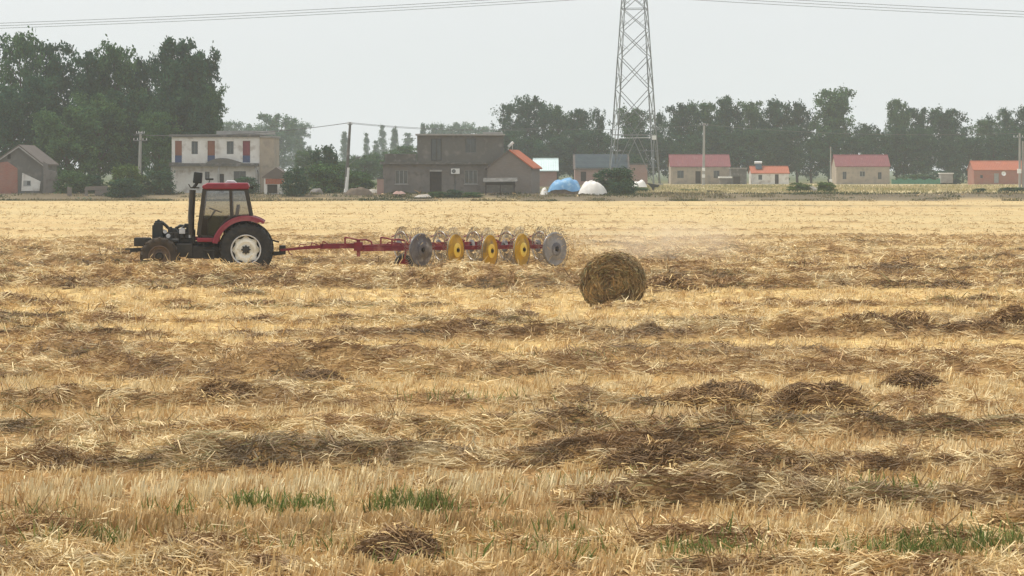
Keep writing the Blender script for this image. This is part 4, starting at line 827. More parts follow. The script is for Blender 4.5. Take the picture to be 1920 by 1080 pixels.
def tree_template(kind, seed, base, tip):
    """returns (trunk mesh, crown mesh) for a tree 10 m tall"""
    r = np.random.default_rng(seed); R = random.Random(seed)
    cl = []; mb = MB()
    def wig(h): return Vector((0.12 * math.sin(h * 0.9 + seed), 0.12 * math.cos(h * 0.7 + seed), h))
    if kind == 'conifer':
        mb.tube([wig(h) for h in (0, 2, 5, 8, 9.8)], [0.16, 0.13, 0.09, 0.05, 0.01], 7)
        for i in range(120):
            h = 0.8 + 9.1 * R.random() ** 0.9; rad = (10.2 - h) / 10 * 1.75 * (0.35 + 0.75 * R.random()) + 0.1; a = R.random() * 2 * PI
            cl.append((math.cos(a) * rad, math.sin(a) * rad, h - rad * 0.12, 0.32 + 0.03 * (10 - h)))
            if i % 6 == 0: mb.tube([wig(h), Vector((math.cos(a) * rad, math.sin(a) * rad, h - 0.1))], [0.03, 0.008], 5)
        nl, ls = 34, 0.17
    elif kind == 'bush':
        for k in range(7):
            a = R.random() * 2 * PI; l = R.uniform(4, 8); q = Vector((math.cos(a) * l * 0.42, math.sin(a) * l * 0.42, l)); mb.tube([Vector((math.cos(a) * 0.3, math.sin(a) * 0.3, 0)), q * 0.5 + Vector((0, 0, 0.7)), q], [0.16, 0.10, 0.03], 5)
        for i in range(110):
            a = R.random() * 2 * PI; h = 0.4 + 8.6 * R.random(); env = 4.6 * math.sqrt(max(0.05, 1 - ((h - 3.6) / 6.2) ** 2)); rad = env * R.random() ** 0.45
            k = 0.75 + 0.5 * float(vnoise(np.array([math.cos(a) * 1.5 + seed]), np.array([h * 0.5 + math.sin(a)]), seed)[0])
            cl.append((math.cos(a) * rad * k, math.sin(a) * rad * k, h, R.uniform(0.7, 1.2)))
        nl, ls = 48, 0.36
    else:
        w = {'broad': 3.0, 'column': 1.5, 'tall': 2.2, 'airy': 2.7}[kind]; h0 = {'broad': 0.7, 'column': 0.6, 'tall': 0.8, 'airy': 1.5}[kind]
        mb.tube([wig(h) for h in (0, 1.5, 3.5, 6, 8, 9.4)], [0.26, 0.21, 0.17, 0.11, 0.06, 0.015], 8)
        nlimb = {'broad': 21, 'column': 22, 'tall': 21, 'airy': 16}[kind]
        for i in range(nlimb):
            hb = h0 + (8.3 - h0) * (i + R.random()) / nlimb; a = i * 2.4 + R.uniform(-0.5, 0.5); tt = (hb - h0) / (9.2 - h0)
            prof = (0.75 + 0.8 * tt) * (1 - tt) ** 0.55 + 0.25
            rad = w * prof * R.uniform(0.65, 1.15); rise = rad * R.uniform(0.55, 1.1) * (1.6 if kind == 'column' else 1)
            e = Vector((math.cos(a) * rad, math.sin(a) * rad, min(hb + rise, 9.9))); s = wig(hb); m_ = s.lerp(e, 0.5) + Vector((0, 0, 0.15 * rad))
            mb.tube([s, m_, e], [0.09 * (1.1 - tt), 0.05, 0.012], 5)
            for k in range({'broad': 10, 'column': 7, 'tall': 9, 'airy': 7}[kind]):
                u = 0.25 + 0.85 * R.random(); p = s.lerp(e, u) + Vector((R.gauss(0, 1), R.gauss(0, 1), R.gauss(0.1, 1))) * (0.42 * (0.6 + 0.25 * w))
                cl.append((p.x, p.y, min(max(p.z, h0 * 0.6), 10.0), R.uniform(0.32, 0.62)))
        for k in range(10): cl.append((R.gauss(0, 0.3), R.gauss(0, 0.3), R.uniform(8.3, 10.0), R.uniform(0.22, 0.42)))
        nl, ls = {'broad': 50, 'column': 48, 'tall': 50, 'airy': 40}[kind], 0.17
    cl = np.array(cl); nc = len(cl)
    cen = np.repeat(cl[:, :3], nl, 0) + r.normal(size=(nc * nl, 3)) * np.repeat(cl[:, 3:], nl, 0) * np.array((0.62, 0.62, 0.5))
    cen[:, 2] = np.maximum(cen[:, 2], 0.1)
    tone = np.repeat(r.random(nc), nl); base, tip = np.array(base), np.array(tip)
    cols = mixc(np.broadcast_to(base, (nc * nl, 3)), tip, tone * 0.8 + 0.25 * r.random(nc * nl)) * r.uniform(0.7, 1.25, nc * nl)[:, None]
    v, f, c = leaf_quads(cen, r.uniform(0.6, 1.3, nc * nl) * ls, cols, r)
    o = big_mesh('crown', v, f, c, 'leaf', 4); cm = o.data; bpy.data.objects.remove(o)
    o = mb.build('trunk', 'bark', None, True); tm = o.data; bpy.data.objects.remove(o)
    return tm, cm

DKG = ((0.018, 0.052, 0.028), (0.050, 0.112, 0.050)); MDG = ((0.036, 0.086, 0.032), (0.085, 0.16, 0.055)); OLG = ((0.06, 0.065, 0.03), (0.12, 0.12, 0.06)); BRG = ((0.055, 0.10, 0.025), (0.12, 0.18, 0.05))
TPL = {}
def tpl(kind, i, pal, key):
    k = (kind, i, key)
    if k not in TPL: TPL[k] = tree_template(kind, 100 + i * 13 + len(kind) * 7, *pal)
    return TPL[k]

PAL = {'d': DKG, 'm': MDG, 'o': OLG, 'b': BRG}
def plant(name, kind, i, pal, px, ytop, ybase, d, wpx, label, cat, group=None, z=None):
    tm, cm = tpl(kind, i, PAL[pal], pal)
    x = (px - 960) / F * d; zb = float(land(np.array([float(d)]))[0]) if z is None else z
    h = (CAMH - (ytop - HZ) / F * d) - zb
    natural = {'broad': 6.4, 'column': 3.6, 'tall': 5.0, 'airy': 6.0, 'conifer': 3.2, 'bush': 8.6}[kind]
    sx = (wpx / F * d) / natural; sz = h / 10.0
    t = thing(name, label, cat, (x, d, zb - 0.05), 0, group); t.rotation_euler.z = random.uniform(0, 6.28)
    t.scale = (sx, sx, sz)
    a = bpy.data.objects.new('trunk' if kind != 'bush' else 'stems', tm); COL.objects.link(a); a.parent = t
    b = bpy.data.objects.new('crown' if kind != 'bush' else 'foliage', cm); COL.objects.link(b); b.parent = t
    return t

def trees():
    gl = 'tall dark trees at the left side of the village'
    for a in [
        ('airy', 0, 'd', -28, 70, 335, 110, 'tall dark tree cut off by the left edge of the photo'),
        ('airy', 1, 'm', 38, 64, 330, 105, 'tallest loose-crowned tree at the far left, above the brick gable house'),
        ('broad', 0, 'd', 98, 90, 335, 105, 'ragged tree with an open top, right of the tallest far left tree'),
        ('tall', 0, 'd', 166, 100, 330, 78, 'pointed tree with a narrow top between the ragged tree and the twin-topped poplar'),
        ('tall', 1, 'm', 216, 83, 332, 92, 'poplar with a rounded tuft on top, left of the concrete crossarm pole'),
        ('tall', 2, 'd', 262, 112, 338, 74, 'lower poplar rising directly above the concrete crossarm pole'),
        ('tall', 0, 'd', 318, 74, 330, 84, 'tall poplar rising over the left end of the white two-storey house'),
        ('column', 0, 'd', 352, 78, 328, 82, 'dense columnar poplar above the middle of the white two-storey house'),
        ('tall', 1, 'd', 380, 95, 333, 66, 'poplar standing at the right shoulder of the left tree group'),
        ('column', 1, 'm', 400, 163, 325, 42, 'slim greener poplar at the right end of the left tree group')]:
        plant('poplar_tree', a[0], a[1], a[2], a[3], a[4], 0, a[5], a[6], a[7], 'tree', gl)
    for a in [
        ('broad', 1, 'd', 12, 165, 318, 120, 'low spreading tree right behind the brick gable house'),
        ('broad', 2, 'm', 128, 205, 312, 115, 'rounded tree between the brick gable house and the poplars'),
        ('broad', 0, 'd', 70, 150, 324, 110, 'dark tree filling the gap above the ridge of the brick gable house'),
        ('broad', 1, 'm', 185, 180, 318, 110, 'mid-height dark tree left of the concrete crossarm pole'),
        ('broad', 2, 'd', 245, 175, 322, 100, 'mid-height dark tree behind the concrete crossarm pole'),
        ('broad', 0, 'm', 298, 215, 310, 70, 'greenish tree pressed against the left end of the white house'),
        ('broad', 1, 'd', 335, 160, 326, 100, 'broad dark tree behind the roof of the white two-storey house'),
        ('broad', 2, 'd', 380, 190, 322, 60, 'dark tree behind the right half of the white house roof')]:
        plant('broadleaf_tree', a[0], a[1], a[2], a[3], a[4], 0, a[5], a[6], a[7], 'tree', gl)
    gf = 'hazy trees far behind the village'
    for a in [('broad', 0, 425, 232, 810, 55, 'hazy far tree showing above the roof edge of the white house'),
              ('broad', 1, 468, 235, 830, 60, 'hazy far tree just left of the biggest hazy tree'),
              ('broad', 2, 518, 217, 730, 78, 'biggest hazy far tree, right of the white house'),
              ('broad', 0, 555, 235, 800, 52, 'hazy far tree on the right flank of the biggest hazy tree'),
              ('broad', 1, 590, 295, 820, 60, 'low hazy far tree left of the leaning pole'),
              ('broad', 2, 668, 300, 860, 70, 'low hazy far tree right behind the leaning pole'),
              ('broad', 0, 815, 236, 900, 45, 'hazy far tree peeping over the left part of the grey house roof'),
              ('broad', 1, 856, 232, 940, 62, 'hazy far tree peeping over the middle of the grey house roof'),
              ('broad', 2, 905, 240, 900, 55, 'hazy far tree peeping over the right part of the grey house roof')]:
        plant('broadleaf_tree', a[0], a[1], 'm', a[2], a[3], 0, a[4], a[5], a[6], 'tree', gf)
    for a in [('broad', 0, 640, 303, 400, 56, 'low green tree just left of the foot of the leaning pole'), ('broad', 1, 684, 292, 430, 60, 'low green tree in the gap right of the leaning pole'), ('broad', 2, 722, 286, 440, 56, 'low green tree behind the left wing of the grey house'),
              ('broad', 0, 762, 276, 450, 60, 'green tree against the left side of the grey upper storey'), ('broad', 2, 580, 282, 410, 56, 'green tree in the gap right of the grey-roofed outbuilding')]:
        plant('broadleaf_tree', a[0], a[1], 'm', a[2], a[3], 0, a[4], a[5], a[6], 'tree', 'green trees in the gaps between the houses')
    gc = 'pointed conifers in the haze'
    for a in [(646, 248, 885, 26, 'conifer directly behind the top of the leaning pole'), (687, 250, 860, 20, 'thin pointed conifer, first right of the leaning pole'), (705, 264, 840, 26, 'shortest conifer left of the grey house wing'),
              (717, 235, 980, 26, 'tall pale conifer above the left wing of the grey house'), (740, 238, 860, 24, 'dark conifer between two pale ones above the left wing of the grey house'),
              (765, 250, 980, 40, 'wide pale conifer against the upper storey of the grey house'), (793, 232, 900, 24, 'conifer tip above the left corner of the grey house roof')]:
        plant('conifer_tree', 'conifer', a[0] % 3, 'm', a[0], a[1], 0, a[2], a[3], a[4], 'tree', gc)
    gr = 'tree line behind the red-roofed houses'
    for i, a in enumerate([
        ('airy', 2, 955, 198, 500, 60, 'ragged leaning tree at the left end of the right tree line, over the grey house'),
        ('broad', 1, 1003, 184, 495, 74, 'highest rounded tree between the grey house and the lattice tower'),
        ('tall', 2, 1046, 200, 500, 50, 'tree just right of the highest rounded tree left of the tower'),
        ('tall', 0, 1084, 206, 495, 54, 'flat-topped tree left of the lattice tower'),
        ('airy', 0, 1122, 206, 510, 38, 'thin airy tree just left of the lattice tower legs'),
        ('tall', 1, 1188, 203, 505, 62, 'tree seen through the middle of the lattice tower'),
        ('airy', 1, 1236, 212, 500, 36, 'thin tree beside the right legs of the lattice tower'),
        ('tall', 2, 1278, 196, 490, 60, 'tree behind the left end of the first red-roofed house'),
        ('broad', 0, 1322, 198, 495, 66, 'tree behind the ridge of the first red-roofed house'),
        ('tall', 0, 1364, 182, 490, 58, 'pointed taller tree above the right end of the first red-roofed house'),
        ('broad', 2, 1408, 194, 495, 66, 'tree above the small white house'),
        ('tall', 1, 1456, 188, 490, 62, 'tall tree right above the small white house'),
        ('tall', 2, 1494, 194, 495, 52, 'tree in the gap between the small white house and the plain grey house'),
        ('tall', 1, 1566, 167, 485, 84, 'highest and widest poplar, above the plain red-roofed house with three windows'),
        ('broad', 1, 1622, 234, 500, 56, 'low tree in the dip right of the highest poplar'),
        ('tall', 0, 1682, 188, 490, 50, 'slim tall tree right of the dip in the tree line'),
        ('broad', 2, 1730, 206, 495, 72, 'rounded tree in the middle of the right group'),
        ('tall', 1, 1778, 204, 495, 62, 'tree at the right shoulder of the right group, before the second dip'),
        ('airy', 2, 1806, 240, 510, 36, 'thin low tree in the second dip'),
        ('broad', 0, 1852, 228, 500, 66, 'tree above the orange-roofed brick house'),
        ('airy', 0, 1888, 206, 495, 60, 'spiky-topped tree near the right edge of the photo'),
        ('tall', 2, 1925, 204, 495, 60, 'tree cut off by the right edge of the photo')]):
        plant('broadleaf_tree', a[0], a[1], 'm' if i in (2, 5, 8, 10, 13, 15, 19) else 'd', a[2], a[3], 0, a[4], a[5], a[6], 'tree', gr)
    # lower layer of the wood, each hidden trunk still a tree of its own
    where = ['left of the highest rounded tree', 'below the highest rounded tree', 'over the blue tarpaulin', 'over the white heap', 'left of the tower foot', 'inside the tower legs', 'right of the tower foot',
             'behind the first red roof', 'right of the first red roof', 'over the grey annex', 'left of the small white house', 'behind the small white house', 'right of the small white house', 'left of the thin bare pole',
             'left of the three-window house', 'behind the three-window house', 'right of the three-window house', 'left of the white hut', 'behind the white hut', 'right of the white hut', 'left of the orange-roofed house', 'behind the orange-roofed house', 'at the double pole']
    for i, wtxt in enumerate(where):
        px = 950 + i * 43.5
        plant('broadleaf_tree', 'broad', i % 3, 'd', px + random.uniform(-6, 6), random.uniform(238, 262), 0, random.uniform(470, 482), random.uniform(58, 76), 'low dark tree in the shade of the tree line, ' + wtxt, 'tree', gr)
    gb = 'bushes and saplings round the houses'
    B = [('bush', 0, 'b', 240, 306, 283, 58, 'bright green bush at the foot of the concrete crossarm pole'), ('bush', 1, 'd', 232, 332, 279, 60, 'dark bush in front of the bright green bush'),
         ('bush', 2, 'd', 295, 318, 284, 60, 'dark shrub between the concrete pole and the white house'), ('bush', 0, 'm', 135, 318, 286, 58, 'leafy shrub right of the brick gable house'), ('bush', 1, 'd', 170, 325, 288, 50, 'dark shrub behind the broken low wall'),
         ('bush', 1, 'd', 552, 311, 281, 46, 'small dark tree in front of the grey-roofed outbuilding'), ('bush', 2, 'm', 616, 305, 292, 78, 'wide olive green shrub left of the leaning pole'), ('bush', 0, 'm', 668, 318, 300, 62, 'green shrub just right of the leaning pole'),
         ('bush', 0, 'd', 609, 270, 330, 50, 'dark tree crown behind the olive shrub left of the leaning pole'), ('bush', 2, 'd', 462, 330, 286, 46, 'dark bush behind the tractor roof at the white house'),
         ('bush', 2, 'd', 1149, 313, 291, 76, 'large dark green bush at the foot of the lattice tower'), ('bush', 1, 'd', 1165, 340, 284, 40, 'low dark bush at the right foot of the large bush by the tower'),
         ('bush', 1, 'd', 852, 354, 279, 30, 'small dark shrub in front of the grey house wall'), ('bush', 0, 'm', 820, 358, 279, 34, 'low green shrub below the grey house door'), ('bush', 0, 'm', 885, 359, 279, 36, 'low shrub beside the lean-to of the grey house'),
         ('bush', 0, 'd', 1195, 290, 438, 34, 'round dark shrub between the tower legs'), ('bush', 1, 'b', 1500, 341, 300, 40, 'grassy bush left of the straw mound'), ('bush', 2, 'b', 1550, 340, 299, 36, 'grassy bush at the foot of the thin bare pole'),
         ('bush', 2, 'd', 1836, 352, 298, 26, 'dark bush in the far stubble left of the double pole'), ('bush', 0, 'd', 1900, 350, 296, 56, 'dark bushes at the right edge by the double pole'), ('bush', 1, 'o', 1805, 362, 300, 36, 'brown low bush in the far stubble'),
         ('bush', 2, 'o', 1340, 356, 300, 50, 'dry low bush in front of the first red-roofed house'), ('bush', 0, 'm', 1290, 354, 310, 60, 'dry green weeds bush in front of the left end of the first red-roofed house'),
         ('bush', 1, 'm', 1200, 350, 300, 40, 'yellowish bush beside the tower foot'), ('bush', 1, 'd', 1770, 318, 452, 60, 'dark shrub behind the white hut'), ('bush', 2, 'm', 1712, 326, 455, 60, 'green shrub behind the green netting')]
    for a in B:
        plant('bush', a[0], a[1], a[2], a[3], a[4], 0, a[5], a[6], a[7], 'bush', gb)

def weeds():
    """rank weeds along the bank at the edge of the field"""
    r = np.random.default_rng(21); n = 60000
    x = r.uniform(-62, 62, n); y = 271.5 + r.random(n) ** 1.4 * 16.5; s = fbm(x / 3, y / 2.5, 401, 4)
    right = sstep(10, 25, x)
    k = r.random(n) < sstep(0.45, 0.68, s) * (1 - 0.25 * right); x, y = x[k], y[k]; n = len(x)
    L = r.uniform(0.10, 0.40, n) * (0.2 + 1.3 * fbm(x / 4, y / 3, 402, 3) ** 1.5); d = azdir(r.uniform(0, 6.28, n), r.uniform(0.7, 1.5, n))
    g = fbm(x / 6, y / 4, 403, 3)
    c = mixc(np.broadcast_to(np.array((0.055, 0.06, 0.03)), (n, 3)), np.array((0.24, 0.18, 0.11)), sstep(0.36, 0.56, g)); c = mixc(c, np.array((0.08, 0.13, 0.04)), r.random(n) * 0.6) * r.uniform(0.7, 1.3, n)[:, None]
    v, f, cc = stalks(np.stack([x, y, height(x, y) - 0.02], -1), d, L, r.uniform(0.05, 0.11, n), c, 0.4, r)
    o = big_mesh('weeds', v, f, cc, 'leaf', 4); tag(o, 'dark rank weeds along the bank at the far edge of the field', 'weeds', kind='stuff')
    n = 26000; x = r.uniform(8, 75, n); y = r.uniform(290, 400, n); k = r.random(n) < 0.25 + 0.75 * sstep(0.4, 0.6, fbm(x / 9, y / 12, 405, 3)); x, y = x[k], y[k]; n = len(x)
    c = mixc(np.broadcast_to(np.array((0.50, 0.42, 0.24)), (n, 3)), np.array((0.24, 0.23, 0.10)), sstep(0.42, 0.6, fbm(x / 8, y / 14, 406, 4)) * r.random(n) ** 0.4) * r.uniform(0.8, 1.2, n)[:, None]
    v, f, cc = stalks(np.stack([x, y, height(x, y) - 0.02], -1), azdir(r.uniform(0, 6.28, n), r.uniform(0.8, 1.5, n)), r.uniform(0.15, 0.4, n), r.uniform(0.06, 0.14, n), c, 0.4, r)
    o = big_mesh('dry_grass', v, f, cc, 'leaf', 4); tag(o, 'pale dry grass and stubble on the strip before the red-roofed houses', 'grass', kind='stuff')

# ------------------------------------------------------------------ houses
class House:
    """local frame: x along the facade in metres, y away, z up; built from photo pixel sizes at its own distance"""
    def __init__(s, name, px, pybase, d, label, cat='house', yaw=0.0):
        s.s = F / d; s.px = px; s.py = pybase; zb = CAMH - (pybase - HZ) / s.s
        s.t = thing(name, label, cat, ((px - 960) / s.s, d, zb), yaw)
        s.zb = zb
    def u(s, px): return (px - s.px) / s.s
    def v(s, py): return (s.py - py) / s.s
    def R(s, x0, x1, y0, y1): return (s.u(x0), s.u(x1), s.v(y1), s.v(y0))    # pixel rect -> (x0,x1,z0,z1)
    def window(s, r, y=0.0, frame='frame', bars=(2, 2), pane='pane', depth=0.14, sill=None):
        x0, x1, z0, z1 = r; w = 0.06
        m = MB(); yy = y + depth
        m.box(x0, x1, yy - 0.03, yy + 0.03, z0, z0 + w); m.box(x0, x1, yy - 0.03, yy + 0.03, z1 - w, z1)
        m.box(x0, x0 + w, yy - 0.03, yy + 0.03, z0 + w, z1 - w); m.box(x1 - w, x1, yy - 0.03, yy + 0.03, z0 + w, z1 - w)
        for i in range(1, bars[0]):
            x = x0 + (x1 - x0) * i / bars[0]; m.box(x - w / 2, x + w / 2, yy - 0.028, yy + 0.028, z0 + w, z1 - w)
        f = m.build('window', frame, s.t)
        g = MB(); g.box(x0 + w * 0.5, x1 - w * 0.5, yy + 0.002, yy + 0.02, z0 + w * 0.5, z1 - w * 0.5); g.build('pane', pane, f)
        if sill: q = MB(); q.box(x0 - 0.1, x1 + 0.1, y - 0.1, y + 0.05, z0 - 0.09, z0 - 0.002); q.build('sill', sill, f)
    def door(s, r, m, y=0.0, depth=0.12, name='door', low=None, frac=0.33):
        x0, x1, z0, z1 = r; zz = z0 + (z1 - z0) * frac if low else z0
        q = MB(); q.box(x0, x1, y + depth, y + depth + 0.05, zz, z1)
        q.box(x0 + 0.08, x1 - 0.08, y + depth - 0.02, y + depth, zz + 0.12, (zz + z1) / 2 - 0.05); q.box(x0 + 0.08, x1 - 0.08, y + depth - 0.02, y + depth, (zz + z1) / 2 + 0.05, z1 - 0.12)
        o = q.build(name, m, s.t)
        if low: q = MB(); q.box(x0, x1, y + 0.02, y + 0.10, z0, zz); q.build('lower_board', low, o)
        return o

def gable_side_roof(h, x0, x1, zeave, zridge, depth, m, over=0.25, th=0.10, name='roof', y0=0.0):
    """ridge parallel to the facade"""
    q = MB(); a, b = x0 - over, x1 + over; yr = y0 + depth / 2; k = (zridge - zeave) / (depth / 2); ze = zeave - k * over
    for (ya, za, yb, zb) in ((y0 - over, ze, yr, zridge), (yr, zridge, y0 + depth + over, ze)):
        vs = [(a, ya, za), (b, ya, za), (b, yb, zb), (a, yb, zb)]; vs += [(x, y, z + th) for x, y, z in vs]
        q.add(vs, [(3, 2, 1, 0), (4, 5, 6, 7), (0, 1, 5, 4), (1, 2, 6, 5), (2, 3, 7, 6), (3, 0, 4, 7)])
    q.tube([(a, yr, zridge + th), (b, yr, zridge + th)], 0.09, 8)
    return q.build(name, m, h.t)

def gables(q, x0, x1, ze, zr, depth, y0=0.0):
    for x in (x0, x1): q.add([(x, y0, ze), (x, y0 + depth, ze), (x, y0 + depth / 2, zr)], [(0, 1, 2)])

def houses():
    # ---- white two-storey house
    h = House('two_storey_house', 322, 362, 292, 'white two-storey house with flat roof, brown and blue upper doors, behind the tractor')
    ud = [h.R(328, 341, 264, 305), h.R(389, 403, 264, 305), h.R(455, 469, 264, 305)]; uw = [h.R(359, 371, 265, 289), h.R(425, 438, 265, 289)]
    lw = [h.R(384, 393, 322, 337), h.R(438, 461, 321, 341)]; ld = [h.R(408, 420, 326, 361)]
    W = h.u(487); Ht = h.v(257)
    h_m = MB().shell(0, W, 0, 7.0, 0, Ht, ud + uw + lw + ld); h_m.build('wall', 'white_wall', h.t)
    for i, r in enumerate(ud): h.door(r, 'door_red' if i == 2 else 'door_brown', low='blue_board')
    for r in uw: h.window(r)
    for r in lw: h.window(r)
    h.door(ld[0], 'dark_wood')
    MB().box(-0.25, W + 0.05, -0.35, 7.2, Ht + 0.002, Ht + 0.30).build('roof_slab', 'cement', h.t, bevel=0.03)
    MB().box(h.u(401), h.u(512), 2.5, 2.7, Ht + 0.30, Ht + 0.72).build('roof_parapet', 'pale_slab', h.t)
    q = MB(); q.box(-0.15, W - 0.1, -1.15, -0.003, h.v(312), h.v(306)); q.box(-0.15, h.u(343), -1.18, -1.15, h.v(312), h.v(304.5)); q.build('balcony_slab', 'cement', h.t)
    n = 14; q = MB(); pl = [(h.u(388 + 70 * i / n), h.v(306) + 0.55 * math.sin(PI * (i / n) ** 0.8) ** 1.1 + 0.012) for i in range(n + 1)]
    q.prism([(x, z) for x, z in pl] , -1.1, -0.35); q.build('straw_awning', 'grey_wall', h.t)
    for px in (412, 324, 482): MB().box(h.u(px) - 0.085, h.u(px) + 0.085, -1.05, -0.88, 0, h.v(312.2)).build('balcony_post', 'pale_slab', h.t)
    q = MB(); q.tube([(h.u(478), -0.2, h.v(312)), (h.u(484), -0.2, h.v(322)), (h.u(485), -0.2, 0)], 0.06, 8); q.build('drainpipe', 'cement', h.t)
    MB().shell(W + 0.003, h.u(514), -0.12, 6.5, 0, h.v(258)).build('stair_tower', 'beige_wall', h.t)
    MB().box(W - 0.02, h.u(516), -0.25, 6.6, h.v(258) + 0.003, h.v(258) + 0.16).build('tower_slab', 'pale_slab', h.t)
    # ---- outbuilding right of it
    h = House('outbuilding', 495, 364, 284, 'low grey-roofed outbuilding with an orange lintel and a dark doorway, beside the white house', 'shed')
    o = h.R(501, 520, 346, 363); q = MB().shell(0, h.u(534), 0, 3.5, 0, h.v(334), [o]); q.build('wall', 'white_wall', h.t)
    q = MB(); q.box(o[0], o[1], 0.18, 0.24, o[2], o[3]); q.build('doorway', 'dark_wood', h.t)
    q = MB(); q.box(h.u(498), h.u(533), -0.06, -0.002, h.v(345), h.v(335)); q.build('lintel', 'tile_orange', h.t)
    q = MB(); q.prism([(h.u(491), h.v(334)), (h.u(548), h.v(334)), (h.u(546), h.v(332)), (h.u(518), h.v(313.5)), (h.u(492), h.v(331.5))], -0.15, 3.7); q.build('roof', 'tile_grey', h.t)
    # ---- grey house
    h = House('grey_house', 718, 365, 287, 'unfinished grey rendered house with a taller right half and a gabled orange-roofed annex', 'house')
    lw = [h.R(741, 764, 319, 345), h.R(871, 895, 319, 345)]; ld = [h.R(806, 828, 322, 363)]
    q = MB().shell(0, h.u(916), 0, 8, 0, h.v(308), lw + ld); q.build('wall', 'grey_base', h.t)
    for r in lw: h.window(r, frame='frame_pale', bars=(3, 1), sill='pale_slab')
    h.door(ld[0], 'dark_wood')
    q = MB(); q.box(-0.3, h.u(784), -0.5, 8.1, h.v(308) + 0.002, h.v(303)); q.box(h.u(784) - 0.001, h.u(915), -0.55, -0.002, h.v(308) + 0.002, h.v(304)); q.build('floor_slab', 'cement', h.t)
    q = MB(); q.box(h.u(722), h.u(781), -0.1, 0.1, h.v(303) + 0.003, h.v(291)); q.box(h.u(721), h.u(781), -0.16, 0.16, h.v(291) + 0.002, h.v(288.5)); q.build('roof_parapet', 'cement', h.t)
    uw = [h.R(872, 893, 259, 286)]; ud = [h.R(808, 828, 260, 301)]
    q = MB().shell(h.u(782), h.u(944), 0.06, 7.5, h.v(308) + 0.004, h.v(254), uw + ud); q.build('upper_wall', 'grey_wall', h.t)
    h.window(uw[0], 0.06, bars=(2, 1)); h.window(ud[0], 0.06, bars=(2, 1), frame='dark_wood')
    q = MB(); q.box(h.u(779), h.u(947), -0.3, 7.8, h.v(254) + 0.002, h.v(251)); q.box(h.u(905), h.u(943), 1.0, 5, h.v(251) + 0.002, h.v(247)); q.build('roof_slab', 'pale_slab', h.t)
    q = MB(); q.box(h.u(846), h.u(862), -0.34, -0.03, h.v(326), h.v(316)); o = q.build('air_conditioner', 'white_paint', h.t, bevel=0.02)
    q = MB(); q.lathe([(0.22, 0.0), (0.22, 0.012), (0.02, 0.014)], (h.u(851), -0.34, h.v(321)), (0, -1, 0), 20); q.build('fan_grille', 'frame', o)
    q = MB(); q.tube([(h.u(853), -0.08, h.v(327)), (h.u(853), -0.08, 0.2)], 0.04, 6); q.build('drainpipe', 'frame', h.t)
    q = MB(); q.box(h.u(806), h.u(829), -0.5, -0.003, h.v(321.5), h.v(318.5)); q.build('door_hood', 'pale_slab', h.t)
    # gabled annex, turned a little so its right roof slope shows
    g = MB(); x0, xp, x1 = h.u(914), h.u(955), h.u(996); y0 = -1.2; L = 6.5; ze, zp = h.v(314), h.v(283)
    sk = h.u(1013) - x1                      # plan shift of the far end
    fr = [(x0, y0, 0), (x1, y0, 0), (x1, y0, ze), (xp, y0, zp), (x0, y0, ze)]; bk = [(x + sk, y0 + L, z) for x, y, z in fr]
    g.add(fr + bk, [(0, 1, 2, 3, 4), (9, 8, 7, 6, 5), (1, 6, 7, 2), (0, 4, 9, 5)]); g.build('annex_wall', 'brick_grey', h.t)
    def slope(a, b, m, name, ov=0.3):
        a0 = Vector(a) + (Vector(a) - Vector(b)).normalized() * 0.0; b0 = Vector(b) + (Vector(b) - Vector(a)).normalized() * ov
        f0 = Vector((-0.03, -0.25, 0)); f1 = Vector((sk + 0.05, L + 0.2, 0)); up = Vector((0, 0, 0.14))
        vs = [a0 + f0, b0 + f0, b0 + f1, a0 + f1]; vs += [v + up for v in vs]
        q = MB(); q.add([v + Vector((0, 0, 0.004)) for v in vs], [(3, 2, 1, 0), (4, 5, 6, 7), (0, 1, 5, 4), (1, 2, 6, 5), (2, 3, 7, 6), (3, 0, 4, 7)]); return q.build(name, m, h.t)
    slope(fr[3], fr[2], 'tile_orange_y', 'annex_roof'); slope(fr[3], fr[4], 'tile_grey', 'annex_roof')
    q = MB(); a = Vector((h.u(953), 1.0, h.v(275))); q.tube([a, a + Vector((0.55, 0, 0.5))], 0.16, 10); q.bar(a, a + Vector((0, 0, -0.6)), 0.05); q.bar(a + Vector((0.5, 0, 0.45)), a + Vector((0.4, 0, -0.7)), 0.05); q.build('solar_heater', 'white_paint', h.t)
    # lean-to in front of the annex
    s = House('lean_to_shed', 908, 366, 282, 'dark lean-to shed with a pale sheet roof, against the gable of the grey house', 'shed')
    q = MB(); q.prism([(0, s.v(348)), (s.u(968), s.v(346)), (s.u(962), s.v(361)), (s.u(914), s.v(360))], 0.0, 1.6); q.build('board_wall', 'cement', s.t)
    q = MB(); q.box(s.u(910), s.u(966), -0.02, -0.002, s.v(347), s.v(341)); q.build('opening_shade', 'dark_wood', s.t)  # dark board standing in for the shade in the gap under the roof
    q = MB(); vs = [(s.u(906), -0.35, s.v(342)), (s.u(970), -0.35, s.v(341)), (s.u(970), 1.9, s.v(334)), (s.u(906), 1.9, s.v(335))]; vs += [(x, y, z + 0.06) for x, y, z in vs]
    q.add(vs, [(3, 2, 1, 0), (4, 5, 6, 7), (0, 1, 5, 4), (1, 2, 6, 5), (2, 3, 7, 6), (3, 0, 4, 7)]); q.build('roof', 'cement', s.t)
    for x in (911, 938, 964): MB().bar((s.u(x), -0.06, -0.1), (s.u(x), -0.06, s.v(342)), 0.1).build('post', 'dark_wood', s.t)
    # ---- brick gable house at the left edge
    h = House('gable_house', 36, 366, 287, 'old gable house at the left edge, part red brick, part grey plaster, part white', 'house')
    xl, xr = h.u(-14), h.u(80); ze, zp = h.v(308), h.v(274); L = 9
